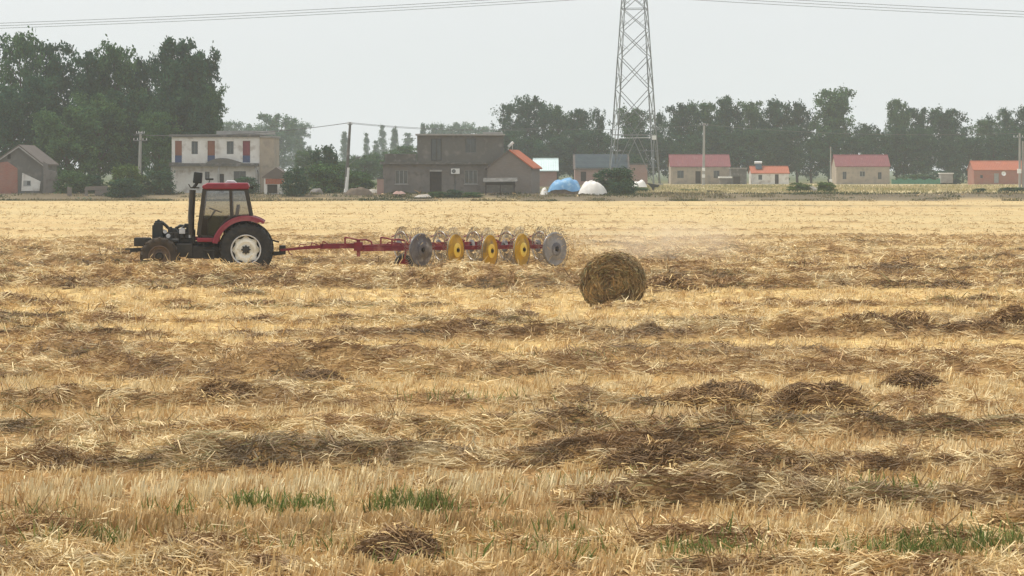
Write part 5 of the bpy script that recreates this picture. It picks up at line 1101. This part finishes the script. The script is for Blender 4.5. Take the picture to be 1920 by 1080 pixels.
    q = MB(); fr = [(xl, 0, 0), (xr, 0, 0), (xr, 0, ze), (0, 0, zp), (xl, 0, ze)]; bk = [(x, L, z) for x, y, z in fr]; q.add(fr + bk, [(0, 1, 2, 3, 4), (9, 8, 7, 6, 5), (1, 6, 7, 2), (0, 4, 9, 5)]); q.build('wall', 'grey_wall', h.t)
    q = MB(); q.prism([(h.u(-14), 0.02), (h.u(33), 0.02), (h.u(33), h.v(316)), (h.u(14), h.v(303)), (h.u(-14), h.v(306))], -0.05, -0.003); q.build('brick_panel', 'brick_red', h.t)
    q = MB(); q.prism([(h.u(40), h.v(358)), (h.u(74), h.v(358)), (h.u(76), h.v(340)), (h.u(42), h.v(324))], -0.045, -0.003); q.build('white_plaster', 'white_wall', h.t)
    q = MB(); q.box(h.u(44), h.u(58), -0.07, -0.047, h.v(349), h.v(338.5)); f = q.build('window', 'frame_pale', h.t); q = MB(); q.box(h.u(51), h.u(57), -0.08, -0.071, h.v(347), h.v(339.5)); q.build('pane', 'pane', f)
    q = MB(); q.box(h.u(14), h.u(20), -0.03, -0.003, h.v(298), h.v(289)); q.build('vent_hole', 'dark_wood', h.t)
    for a, b in ((fr[3], fr[2]), (fr[3], fr[4])):
        a, b = Vector(a), Vector(b); b = b + (b - a).normalized() * 0.25; vs = [a + Vector((0, -0.3, 0.01)), b + Vector((0, -0.3, 0.01)), b + Vector((0, L + 0.2, 0.01)), a + Vector((0, L + 0.2, 0.01))]; vs += [v + Vector((0, 0, 0.16)) for v in vs]
        q = MB(); q.add(vs, [(3, 2, 1, 0), (4, 5, 6, 7), (0, 1, 5, 4), (1, 2, 6, 5), (2, 3, 7, 6), (3, 0, 4, 7)]); q.build('roof', 'tile_grey', h.t)
        q = MB(); q.bar(a + Vector((0, -0.31, -0.06)), b + Vector((0, -0.31, -0.06)), 0.05, 0.12); q.build('verge_board', 'pale_slab', h.t)
    s = House('side_wall', 81, 366, 286, 'broken sloping grey side wall right of the old gable house', 'wall')
    q = MB(); q.prism([(0, 0), (s.u(114), 0), (s.u(113), s.v(338)), (s.u(104), s.v(322)), (s.u(90), s.v(318)), (s.u(88), s.v(306)), (0, s.v(302))], 0, 0.4); q.build('masonry', 'grey_base', s.t)
    # ---- small things along the left bank
    s = House('low_wall', 128, 372, 281, 'crumbling low brick wall with a gap, left of the dark bushes', 'wall')
    q = MB(); q.prism([(s.u(126), 0), (s.u(134), 0), (s.u(134), s.v(352)), (s.u(126), s.v(350))], 0, 0.3); q.prism([(s.u(158), s.v(357)), (s.u(206), s.v(356)), (s.u(200), s.v(348)), (s.u(160), s.v(350))], 0, 0.3); q.prism([(s.u(177), 0), (s.u(208), 0), (s.u(206), s.v(356) - 0.01), (s.u(178), s.v(357) - 0.01)], 0.02, 0.3); q.prism([(s.u(158), 0), (s.u(164), 0), (s.u(164), s.v(357) - 0.01), (s.u(159), s.v(357) - 0.01)], 0.02, 0.3)
    q.build('masonry', 'brick_grey', s.t)
    s = House('green_net', 142, 376, 277, 'strip of green netting lying on the bank below the low wall', 'net')
    q = MB()
    for i in range(12): q.box(s.u(142 + i * 3), s.u(145 + i * 3) - 0.01, 0.1 * math.sin(i), 0.35 + 0.1 * math.sin(i), 0, 0.22 + 0.10 * math.sin(i * 1.7))
    q.build('netting', 'green_net', s.t)
    s = House('brick_pillar', 707, 364, 283, 'brick gate pillar left of the grey house', 'pillar')
    q = MB(); q.box(0, s.u(719), 0, 0.7, 0, s.v(336)); q.build('shaft', 'brick_pink', s.t); q = MB(); q.box(-0.08, s.u(719) + 0.08, -0.08, 0.78, s.v(336) + 0.002, s.v(333)); q.build('cap', 'cement', s.t)
    s = House('rubble_pile', 680, 361, 290, 'pale rubble pile between the leaning pole and the brick pillar', 'rubble'); mound(s, 36, 0.55, 'white_rubble', 1)
    s = House('brick_pile', 735, 363, 279, 'low pile of reddish bricks below the grey house window', 'bricks'); mound(s, 26, 0.45, 'brick_pink', 2)
    s = House('sand_pile', 775, 369, 277, 'pale sand pile on the bank before the grey house', 'sand'); mound(s, 34, 0.42, 'white_rubble', 3)
    s = House('earth_mound', 640, 366, 282, 'brown earth mound right of the leaning pole foot', 'earth'); mound(s, 62, 0.95, 'earth', 4)
    s = House('debris_pile', 575, 366, 284, 'grey debris pile at the foot of the olive shrub', 'rubble'); mound(s, 34, 0.8, 'grey_base', 5)
    # ---- white-roofed shed
    h = House('white_roofed_shed', 1003, 350, 335, 'shed with a pale white sheet roof behind the orange-roofed annex', 'shed')
    q = MB().shell(0, h.u(1044), 0, 4.5, 0, h.v(319)); gables(q, 0, h.u(1044), h.v(319), h.v(299), 4.5); q.build('wall', 'brick_pink', h.t); gable_side_roof(h, 0, h.u(1044), h.v(319), h.v(299), 4.5, 'sheet_white')
    # ---- tarpaulin heaps
    s = House('tarpaulin_heap', 1026, 365, 284, 'heap under a bright blue tarpaulin beside the grey house', 'tarpaulin'); heap_cover(s, 66, 28, 12, 'blue_tarp', 11, 4.5, 0.8, 0.7)
    s = House('white_heap', 1084, 368, 282, 'domed heap under white plastic sheeting, right of the blue tarpaulin', 'heap'); heap_cover(s, 57, 26, 6, 'white_tarp', 12, 3.2, 0.7)
    s = House('white_sack', 1012, 366, 283, 'tattered white sack against the wall left of the blue tarpaulin', 'sack'); mound(s, 16, 1.0, 'white_tarp', 6)
    s = House('white_bags', 1180, 350, 330, 'white bags heaped between the dark bush and the tower foot', 'bags'); mound(s, 34, 1.1, 'white_tarp', 7)
    # ---- solar-roofed house
    h = House('solar_house', 1078, 350, 425, 'pinkish brick house whose roof is covered with dark solar panels, behind the tarpaulins')
    W = h.u(1178); o = [h.R(1089, 1099, 322, 340)]
    q = MB().shell(0, W, 0, 6, 0, h.v(316), o); gables(q, 0, W, h.v(316), h.v(290), 6); q.build('wall', 'brick_pink', h.t); h.door(o[0], 'dark_wood')
    gable_side_roof(h, 0, W, h.v(316), h.v(291), 6, 'tile_grey')
    q = MB(); k = (h.v(291) - h.v(316)) / 3.0
    vs = [(0.1, -0.15, h.v(316) - k * 0.15 + 0.2), (W - 0.1, -0.15, h.v(316) - k * 0.15 + 0.2), (W - 0.1, 2.9, h.v(316) + k * 2.9 + 0.2), (0.1, 2.9, h.v(316) + k * 2.9 + 0.2)]; vs += [(x, y, z + 0.05) for x, y, z in vs]
    q.add(vs, [(3, 2, 1, 0), (4, 5, 6, 7), (0, 1, 5, 4), (1, 2, 6, 5), (2, 3, 7, 6), (3, 0, 4, 7)]); q.build('solar_panels', 'panel', h.t)
    # ---- brick shed under the tower
    h = House('brick_shed', 1178, 346, 436, 'small brick shed seen through the legs of the lattice tower', 'shed')
    q = MB().shell(0, h.u(1214), 0, 4, 0, h.v(309)); q.build('wall', 'brick_pink', h.t); MB().box(-0.15, h.u(1214) + 0.15, -0.2, 4.2, h.v(309) + 0.002, h.v(306.5)).build('roof_slab', 'cement', h.t)
    # ---- first red-roofed house
    h = House('red_roofed_house', 1258, 345, 450, 'grey-walled house with a faded red roof, first right of the lattice tower')
    W = h.u(1368); o = [h.R(1270, 1282, 320, 334), h.R(1338, 1349, 320, 334), h.R(1304, 1314, 321, 344)]
    q = MB().shell(0, W, 0, 6.5, 0, h.v(312), o); gables(q, 0, W, h.v(312), h.v(291), 6.5); q.build('wall', 'beige_wall', h.t)
    h.window(o[0]); h.window(o[1]); h.door(o[2], 'dark_wood'); gable_side_roof(h, 0, W, h.v(312), h.v(291), 6.5, 'tile_red', 0.2)
    s = House('annex_shed', 1352, 347, 444, 'grey flat annex with a dark opening against the first red-roofed house', 'shed')
    o = s.R(1375, 1388, 331, 346); q = MB().shell(s.u(1371), s.u(1400), 0, 4, 0, s.v(316), [o]); q.build('wall', 'cement', s.t); q = MB(); q.box(o[0], o[1], 0.18, 0.24, o[2], o[3]); q.build('doorway', 'dark_wood', s.t)
    q = MB().shell(s.u(1351), s.u(1371) - 0.01, 0.2, 3, 0, s.v(334)); q.build('low_wall', 'grey_base', s.t); q = MB(); q.box(s.u(1349), s.u(1373), -0.05, 3.1, s.v(334) + 0.002, s.v(331)); q.build('white_slab', 'white_paint', s.t); MB().box(s.u(1370) - 0.1, s.u(1401), -0.2, 4.2, s.v(316) + 0.002, s.v(314.5)).build('roof_slab', 'pale_slab', s.t)
    # ---- small white house
    h = House('small_white_house', 1409, 346, 447, 'small white house with an orange tiled roof and a water heater on it')
    W = h.u(1479); o = [h.R(1422, 1429, 328, 337), h.R(1453, 1460, 327, 345)]
    q = MB().shell(0, W, 0, 5, 0, h.v(325), o); gables(q, 0, W, h.v(325), h.v(313), 5); q.build('wall', 'white_wall', h.t); h.window(o[0], bars=(1, 1)); h.door(o[1], 'dark_wood')
    gable_side_roof(h, 0, W, h.v(325), h.v(313), 5, 'tile_orange', 0.15)
    q = MB(); q.tube([(h.u(1417), 2.3, h.v(305)), (h.u(1431), 2.3, h.v(305))], 0.24, 12); q.build('water_tank', 'white_paint', h.t, True)
    q = MB(); vs = [(h.u(1418), 1.0, h.v(317)), (h.u(1430), 1.0, h.v(317)), (h.u(1430), 2.2, h.v(307)), (h.u(1418), 2.2, h.v(307))]; q.add(vs + [(x, y + 0.03, z + 0.06) for x, y, z in vs], [(0, 1, 2, 3), (7, 6, 5, 4), (0, 4, 5, 1), (2, 6, 7, 3), (0, 3, 7, 4), (1, 5, 6, 2)]); q.build('solar_collector', 'panel', h.t)
    # ---- plain house with three windows
    h = House('three_window_house', 1568, 348, 445, 'plain pale house with dull red roof and three small windows, beside thin bare pole')
    W = h.u(1668); o = [h.R(1580, 1587, 322, 336), h.R(1612, 1622, 321, 331), h.R(1646, 1653, 323, 336)]
    q = MB().shell(0, W, 0, 6.5, 0, h.v(312), o); gables(q, 0, W, h.v(312), h.v(291.5), 6.5); q.build('wall', 'beige_wall', h.t)
    for r in o: h.window(r, bars=(2, 1), frame='frame_pale' if r is o[1] else 'frame')
    gable_side_roof(h, 0, W, h.v(312), h.v(291.5), 6.5, 'tile_red', 0.15); MB().box(-0.05, W + 0.05, -0.08, 0.0, 0, 0.25).build('plinth', 'cement', h.t)
    # ---- orange-roofed brick house at the right
    h = House('orange_roofed_house', 1826, 350, 440, 'red brick house with an orange tiled roof at the right edge, behind the double pole')
    W = h.u(1926); o = [h.R(1838, 1843, 328, 334), h.R(1864, 1873, 325, 343)]
    q = MB().shell(0, W, 0, 6, 0, h.v(319), o); gables(q, 0, W, h.v(319), h.v(303), 6); q.build('wall', 'brick_red', h.t); h.window(o[0], bars=(1, 1)); h.door(o[1], 'frame_pale'); gable_side_roof(h, 0, W, h.v(319), h.v(303), 6, 'tile_orange', 0.15)
    q = MB(); q.lathe([(0.05, 0.0), (0.3, 0.08), (0.38, 0.18)], (h.u(1881), -0.3, h.v(326)), (0, -1, 0.3), 16); q.build('satellite_dish', 'white_paint', h.t, True)
    s = House('white_hut', 1764, 343, 446, 'tiny whitish hut in front of the tree line, right of the three-window house', 'hut')
    q = MB().shell(0, s.u(1787), 0, 2.2, 0, s.v(326)); q.build('wall', 'pale_slab', s.t); MB().box(-0.12, s.u(1787) + 0.12, -0.15, 2.3, s.v(326) + 0.002, s.v(324)).build('roof', 'white_paint', s.t)
    s = House('green_net', 1672, 345, 442, 'long strip of green netting between the three-window house and the white hut', 'net')
    q = MB()
    for i in range(24): q.box(s.u(1672 + i * 3.8), s.u(1675.8 + i * 3.8) - 0.01, 0, 0.25, 0, s.v(336 + 1.5 * math.sin(i * 1.3)))
    q.build('netting', 'green_net', s.t)
    s = House('straw_mound', 1508, 366, 300, 'grey straw mound with pale top in the far strip, left of thin bare pole', 'mound'); mound(s, 36, 1.2, 'white_rubble', 8)
    s = House('hopper', 1225, 365, 320, 'small dark funnel-shaped trough on a post at the tower foot', 'trough')
    q = MB(); q.prism([(s.u(1213), s.v(343)), (s.u(1237), s.v(347)), (s.u(1234), s.v(351)), (s.u(1222), s.v(352))], 0, 0.9); q.build('tray', 'dark_plastic', s.t); q = MB(); q.bar((0, 0.45, 0), (0, 0.45, s.v(351)), 0.3); q.build('post', 'black_iron', s.t)

def mound(s, wpx, hm, m, seed):
    w = wpx / s.s; g, k = 24, 8; A, R = np.meshgrid(np.linspace(0, 2 * PI, g, endpoint=False), np.linspace(0, 1, k))
    x = w / 2 + np.cos(A) * R * w / 2; y = 0.8 + np.sin(A) * R * 0.9; z = hm * (1 - R ** 3) * (0.15 + 1.2 * fbm(x * 1.1 + seed * 9, y * 1.1, seed, 4)) - 0.05
    q = MB(); idx = np.arange(g * k).reshape(k, g); vs = np.stack([x, y, z], -1).reshape(-1, 3)
    fs = [(int(idx[i, j]), int(idx[i, (j + 1) % g]), int(idx[i + 1, (j + 1) % g]), int(idx[i + 1, j])) for i in range(k - 1) for j in range(g)]
    q.add([tuple(v) for v in vs], fs); q.build('pile', m, s.t, True)

def heap_cover(s, wpx, hpx, lift, m, seed, pw=2.8, pe=0.62, bx=0.85):
    """a heap of dark stuff with a sheet thrown over it; the sheet stops above the ground"""
    w = wpx / s.s; H = hpx / s.s; g, k = 44, 14
    def surf(A, R, f):
        c = np.sign(np.cos(A)) * np.abs(np.cos(A)) ** bx; sn = np.sign(np.sin(A)) * np.abs(np.sin(A)) ** 0.85
        x = w / 2 + c * R * w / 2 * f; y = 1.3 + sn * R * 1.4 * f
        z = H * np.clip(1 - R ** pw, 0, 1) ** pe * f * (0.50 + 0.75 * fbm(x * 0.9 + seed, y * 0.9, seed, 4) + 0.10 * billow(x * 1.6, y * 1.6, seed)) * (1.08 if True else 1) - 0.03
        return x, y, z
    A, R = np.meshgrid(np.linspace(0, 2 * PI, g, endpoint=False), np.linspace(0, 1, k)); idx = np.arange(g * k).reshape(k, g)
    fs = [(int(idx[i, j]), int(idx[i, (j + 1) % g]), int(idx[i + 1, (j + 1) % g]), int(idx[i + 1, j])) for i in range(k - 1) for j in range(g)]
    x, y, z = surf(A, R, 0.94); q = MB(); q.add(list(map(tuple, np.stack([x, y, z], -1).reshape(-1, 3))), fs); q.build('heap_core', 'earth', s.t, True)
    top = 1 - lift / hpx * 0.16
    A2 = A; R2 = R * (0.975 + 0.012 * np.sin(A2 * 3 + seed) * R + 0.05 * (fbm(np.cos(A2) * 2 + seed, np.sin(A2) * 2, seed, 3) - 0.5)) * (1.0 if lift < 8 else 0.975)
    x, y, z = surf(A2, R2, 1.0); z = z + 0.04 + 0.16 * (billow(x * 2.2, y * 2.2, seed + 3) - 0.4) * (0.4 + 0.6 * R)
    q = MB(); q.add(list(map(tuple, np.stack([x, y, z], -1).reshape(-1, 3))), fs); q.build('sheet', m, s.t, True)

# ------------------------------------------------------------------ tower, poles and wires
def tower():
    d0 = 423.0; c = P(1189.5, 0, d0); zb = 0.70; Ht = 44.0; phi = math.radians(34) + PI
    t = thing('lattice_tower', 'tall galvanised steel lattice power tower rising out of the top of the photo', 'power tower', (c.x, d0, zb))
    def Rz(z):                                            # half diagonal at height z
        return np.interp(z, [0, 9, 29.5, 36, 44], [5.15, 4.25, 2.52, 1.7, 0.35])
    def K(k, z):
        a = phi + k * PI / 2; r = float(Rz(z)); return Vector((math.cos(a) * r, math.sin(a) * r, z))
    L = [0, 9.0, 15.2, 20.4, 24.6, 28.0, 31.0, 33.6, 36.0, 40.0, 44.0]
    for k in range(4):
        q = MB()
        for a, b in zip(L[:-1], L[1:]): q.bar(K(k, a), K(k, b), 0.20 if a < 20 else 0.15)
        q.build('leg', 'galv', t)
    q = MB()
    for i, (a, b) in enumerate(zip(L[:-1], L[1:])):
        for k in range(4):
            k2 = (k + 1) % 4
            if i == 0:                                    # foot bay: one X from the horizontal down to the feet
                m = (K(k, b) + K(k2, b)) / 2; hb = 8.0; A, B = K(k, hb), K(k2, hb)
                q.bar(A, B, 0.10); m = (A + B) / 2; q.bar(m, K(k, 0.2), 0.10); q.bar(m, K(k2, 0.2), 0.10)
                for f in (0.35, 0.68): q.bar(K(k, 8.0 * f), m.lerp(K(k, 0.2), 1 - f), 0.055); q.bar(K(k2, 8.0 * f), m.lerp(K(k2, 0.2), 1 - f), 0.055)
                q.bar(m, K(k, b + 3.0), 0.075); q.bar(m, K(k2, b + 3.0), 0.075)
            else:
                w = 0.105 if i < 4 else 0.09
                q.bar(K(k, a), K(k2, b), w); q.bar(K(k2, a), K(k, b), w)
                if i in (5, 8): q.bar(K(k, a), K(k2, a), w)
                m = (K(k, a) + K(k2, a) + K(k, b) + K(k2, b)) / 4
                q.bar(K(k, (a + b) / 2), K(k, a).lerp(K(k2, b), 0.27), 0.05); q.bar(K(k2, (a + b) / 2), K(k2, a).lerp(K(k, b), 0.27), 0.05)
    q.build('bracing', 'galv', t)
    q = MB(); zc = 33.6; tip = 7.2
    for sg in (-1, 1):
        e = Vector((0, sg * tip, zc + 0.2))
        for k in range(4): q.bar(K(k, zc), e, 0.09); q.bar(K(k, 36.0), e, 0.08)
    q.build('crossarm', 'galv', t)
    for y in (-6.6, 0.0, 6.6):
        q = MB(); q.tube([(0, y, zc), (0, y, 30.55)], 0.09, 8)
        for i in range(9): q.lathe([(0.03, 0), (0.15, 0.03), (0.03, 0.07)], (0, y, 30.7 + i * 0.3), (0, 0, 1), 10)
        q.build('insulator_string', 'pale_part', t)
    q = MB(); s = P(1226, 258, d0 - 3.6); q.box(s.x - c.x - 0.38, s.x - c.x + 0.38, s.y - d0, s.y - d0 + 0.05, s.z - zb - 0.33, s.z - zb + 0.33); q.bar((s.x - c.x, s.y - d0 + 0.06, s.z - zb), K(3, s.z - zb), 0.06); q.build('number_plate', 'white_paint', t)
    for k in range(4): p = K(k, 0); MB().box(p.x - 0.45, p.x + 0.45, p.y - 0.45, p.y + 0.45, -0.5, 0.25).build('footing', 'concrete', t)
    for sg, nm in ((-1, 'left'), (1, 'right')):
        for i, y in enumerate((-6.6, 0.0, 6.6)):
            for e in (-0.2, 0.2):
                pts = []
                for k in range(29):
                    x = k * 5.0; z = zb + 30.45 - 1.55e-4 * (2 * 215 * x - x * x) * (0.94 if sg > 0 else 1.0); pts.append((c.x + sg * x, d0 + y + e, z))
                o = MB().tube(pts, 0.022, 5).build('power_line', 'wire')
                tag(o, '%s wire of the %s high twin line running %s from the lattice tower' % ('near' if e < 0 else 'far', ('lowest', 'middle', 'uppermost')[i], 'left' if sg < 0 else 'right'), 'power line', 'high voltage lines %s of the tower' % nm)

def pole(px, ytop, ybase, d, r0, r1, label, arms=(), lean=0.0, mat_='concrete', name='utility_pole', extra=None):
    b = P(px, ybase, d); zb = min(b.z, float(land(np.array([float(d)]))[0])) - 0.1; x = b.x
    t = thing(name, label, 'utility pole', (x, d, zb)); top = Vector((lean, 0, P(px, ytop, d).z - zb))
    MB().tube([(0, 0, 0), top * 0.5, top], [r0, (r0 + r1) / 2, r1], 10).build('shaft', mat_, t, True)
    for f, w in arms:
        c = top * f; o = MB().bar(c + Vector((-w / 2, -0.12, 0)), c + Vector((w / 2, -0.12, 0)), 0.10, 0.10).build('crossarm', 'galv', t)
        q = MB()
        for u in (-0.46, -0.2, 0.2, 0.46): p = c + Vector((w * u, -0.12, 0.05)); q.tube([p, p + Vector((0, 0, 0.22))], [0.05, 0.03], 6)
        q.build('insulators', 'pale_part', o)
    return t, top + Vector((x, d, zb))

def wire(a, b, sag, label, group, r=0.022):
    a, b = Vector(a), Vector(b); pts = []
    for k in range(25):
        f = k / 24; p = a.lerp(b, f); p.z -= sag * 4 * f * (1 - f); pts.append(p)
    tag(MB().tube(pts, r, 5).build('overhead_wire', 'wire'), label, 'wire', group)

def poles():
    pole(261, 247, 350, 290, 0.20, 0.14, 'pale concrete pole with two crossarms in front of the left trees', [(0.97, 0.9), (0.86, 1.5)], 0.15)
    t, top = pole(648, 229, 352, 288, 0.22, 0.13, 'leaning concrete pole with a whitened lower shaft, left of the grey house', [(0.97, 0.5)], 0.5, 'cement')
    q = MB(); q.tube([(0.01, 0, 0.05), (0.25, 0, 2.9)], [0.235, 0.20], 10); q.build('whitened_base', 'white_paint', t)
    q = MB(); q.bar((0.25, -0.1, 3.1), (1.3, -0.1, 4.0), 0.06); q.tube([(1.1, -0.1, 3.95), (1.6, -0.1, 4.05)], 0.11, 8); q.build('street_lamp_arm', 'galv', t)
    t2, top2 = pole(1319, 231, 352, 400, 0.22, 0.15, 'tall concrete pole standing in front of the first red-roofed house', [(0.97, 1.2)], 0.1)
    q = MB()
    for z in (1.6, 2.6): q.box(-0.22, 0.22, -0.3, 0.0, z, z + 0.5)
    q.build('meter_box', 'white_paint', t2)
    t3, top3 = pole(1557.5, 275, 352, 400, 0.12, 0.08, 'thin bare pole left of the three-window house', [], 0.0); q = MB(); q.box(-0.2, 0.2, -0.25, -0.05, 1.0, 1.4); q.build('meter_box', 'white_paint', t3)
    t4, top4 = pole(1912, 250, 352, 330, 0.16, 0.12, 'double concrete pole with a white box at the right edge of the photo', [(0.93, 1.6)], 0.0)
    q = MB(); q.tube([(0.42, 0, 0), (0.36, 0, 6.2)], [0.16, 0.11], 10); q.build('second_shaft', 'concrete', t4); q = MB(); q.box(-0.35, 0.1, -0.55, -0.2, 2.2, 2.75); q.build('meter_box', 'white_paint', t4)
    g = 'village wires'
    wire(P(250, 253, 290), top + Vector((0, -0.1, -0.05)), 0.55, 'sagging wire from the crossarm pole to the leaning pole', g, 0.035)
    wire(top + Vector((0, -0.1, -0.05)), P(1010, 240, 360), 0.45, 'upper wire from the leaning pole passing over the grey house', g)
    wire(top + Vector((0, -0.1, -0.15)), P(1012, 242.5, 362), 0.45, 'lower wire from the leaning pole passing over the grey house', g)
    wire(P(1010, 241, 360), top2 + Vector((0, -0.1, -0.2)), 0.4, 'wire from over the grey house to the tall pole at the first red roof', g)
    wire(top2 + Vector((0, -0.1, -0.2)), top4 + Vector((0, -0.1, 0)), 0.7, 'wire from the tall pole at the first red roof to the double pole', g)

# ------------------------------------------------------------------ sky, sun, haze
SUN_EL, SUN_AZ = math.radians(60), math.radians(-70)      # azimuth from straight ahead, towards the left: sun stands behind the scene
def light():
    w = bpy.data.worlds.new('World'); SC.world = w; w.use_nodes = True; nt = w.node_tree; bg = nt.nodes['Background']
    sky = N(nt, 'ShaderNodeTexSky', sky_type='NISHITA'); sky.sun_disc = False; sky.sun_elevation = SUN_EL; sky.sun_rotation = SUN_AZ
    sky.dust_density = 6.0; sky.air_density = 1.0; sky.ozone_density = 1.0
    # an even sheet of high cloud over the sky
    tc = N(nt, 'ShaderNodeTexCoord'); mp = N(nt, 'ShaderNodeMapping'); mp.inputs['Scale'].default_value = (1.2, 1.2, 4)
    nz = N(nt, 'ShaderNodeTexNoise'); nz.inputs['Scale'].default_value = 1.6; nz.inputs['Detail'].default_value = 5
    nt.links.new(tc.outputs['Generated'], mp.inputs[0]); nt.links.new(mp.outputs[0], nz.inputs['Vector'])
    r = N(nt, 'ShaderNodeValToRGB'); r.color_ramp.elements[0].color = (7.3, 7.6, 7.75, 1); r.color_ramp.elements[1].color = (8.1, 8.3, 8.3, 1); r.color_ramp.elements[0].position = 0.3; r.color_ramp.elements[1].position = 0.7
    nt.links.new(nz.outputs['Fac'], r.inputs[0])
    mx = N(nt, 'ShaderNodeMixRGB'); mx.inputs[0].default_value = 0.90
    nt.links.new(sky.outputs[0], mx.inputs[1]); nt.links.new(r.outputs[0], mx.inputs[2]); nt.links.new(mx.outputs[0], bg.inputs['Color'])
    bg.inputs['Strength'].default_value = 0.10
    sd = bpy.data.lights.new('sun', 'SUN'); sd.energy = 3.0; sd.angle = math.radians(10); sd.color = (1.0, 0.95, 0.86)
    so = bpy.data.objects.new('sun', sd); COL.objects.link(so)
    v = Vector((math.sin(SUN_AZ) * math.cos(SUN_EL), math.cos(SUN_AZ) * math.cos(SUN_EL), math.sin(SUN_EL)))
    so.rotation_euler = v.to_track_quat('Z', 'Y').to_euler(); so.location = v * 200
    SC.view_settings.view_transform = 'Standard'; SC.view_settings.look = 'None'; SC.view_settings.exposure = 0.22; SC.view_settings.gamma = 1; SC.view_settings.use_curve_mapping = False

HAZE = 0.00031
def haze():
    q = MB(); q.box(-700, 700, -70, 1500, -2.5, 62); o = q.build('haze', 'wire')
    m = bpy.data.materials.new('haze_air'); m.use_nodes = True; nt = m.node_tree; nt.nodes.clear()
    out = N(nt, 'ShaderNodeOutputMaterial'); v = N(nt, 'ShaderNodeVolumePrincipled'); v.inputs['Color'].default_value = (0.89, 0.96, 1.0, 1); v.inputs['Density'].default_value = HAZE; v.inputs['Anisotropy'].default_value = 0.0
    nt.links.new(v.outputs[0], out.inputs['Volume']); o.data.materials.clear(); o.data.materials.append(m)
    tag(o, 'thin pale haze lying over the whole plain', 'haze', kind='stuff')

build_ground(); build_straw(); heaps(); bale(); tractor(); rake(); chaff(); trees(); weeds(); houses(); tower(); poles(); light(); haze()
SC.cycles.max_bounces = 6; SC.cycles.diffuse_bounces = 3; SC.cycles.glossy_bounces = 2; SC.cycles.transparent_max_bounces = 8; SC.cycles.volume_bounces = 2
SC.cycles.use_denoising = True
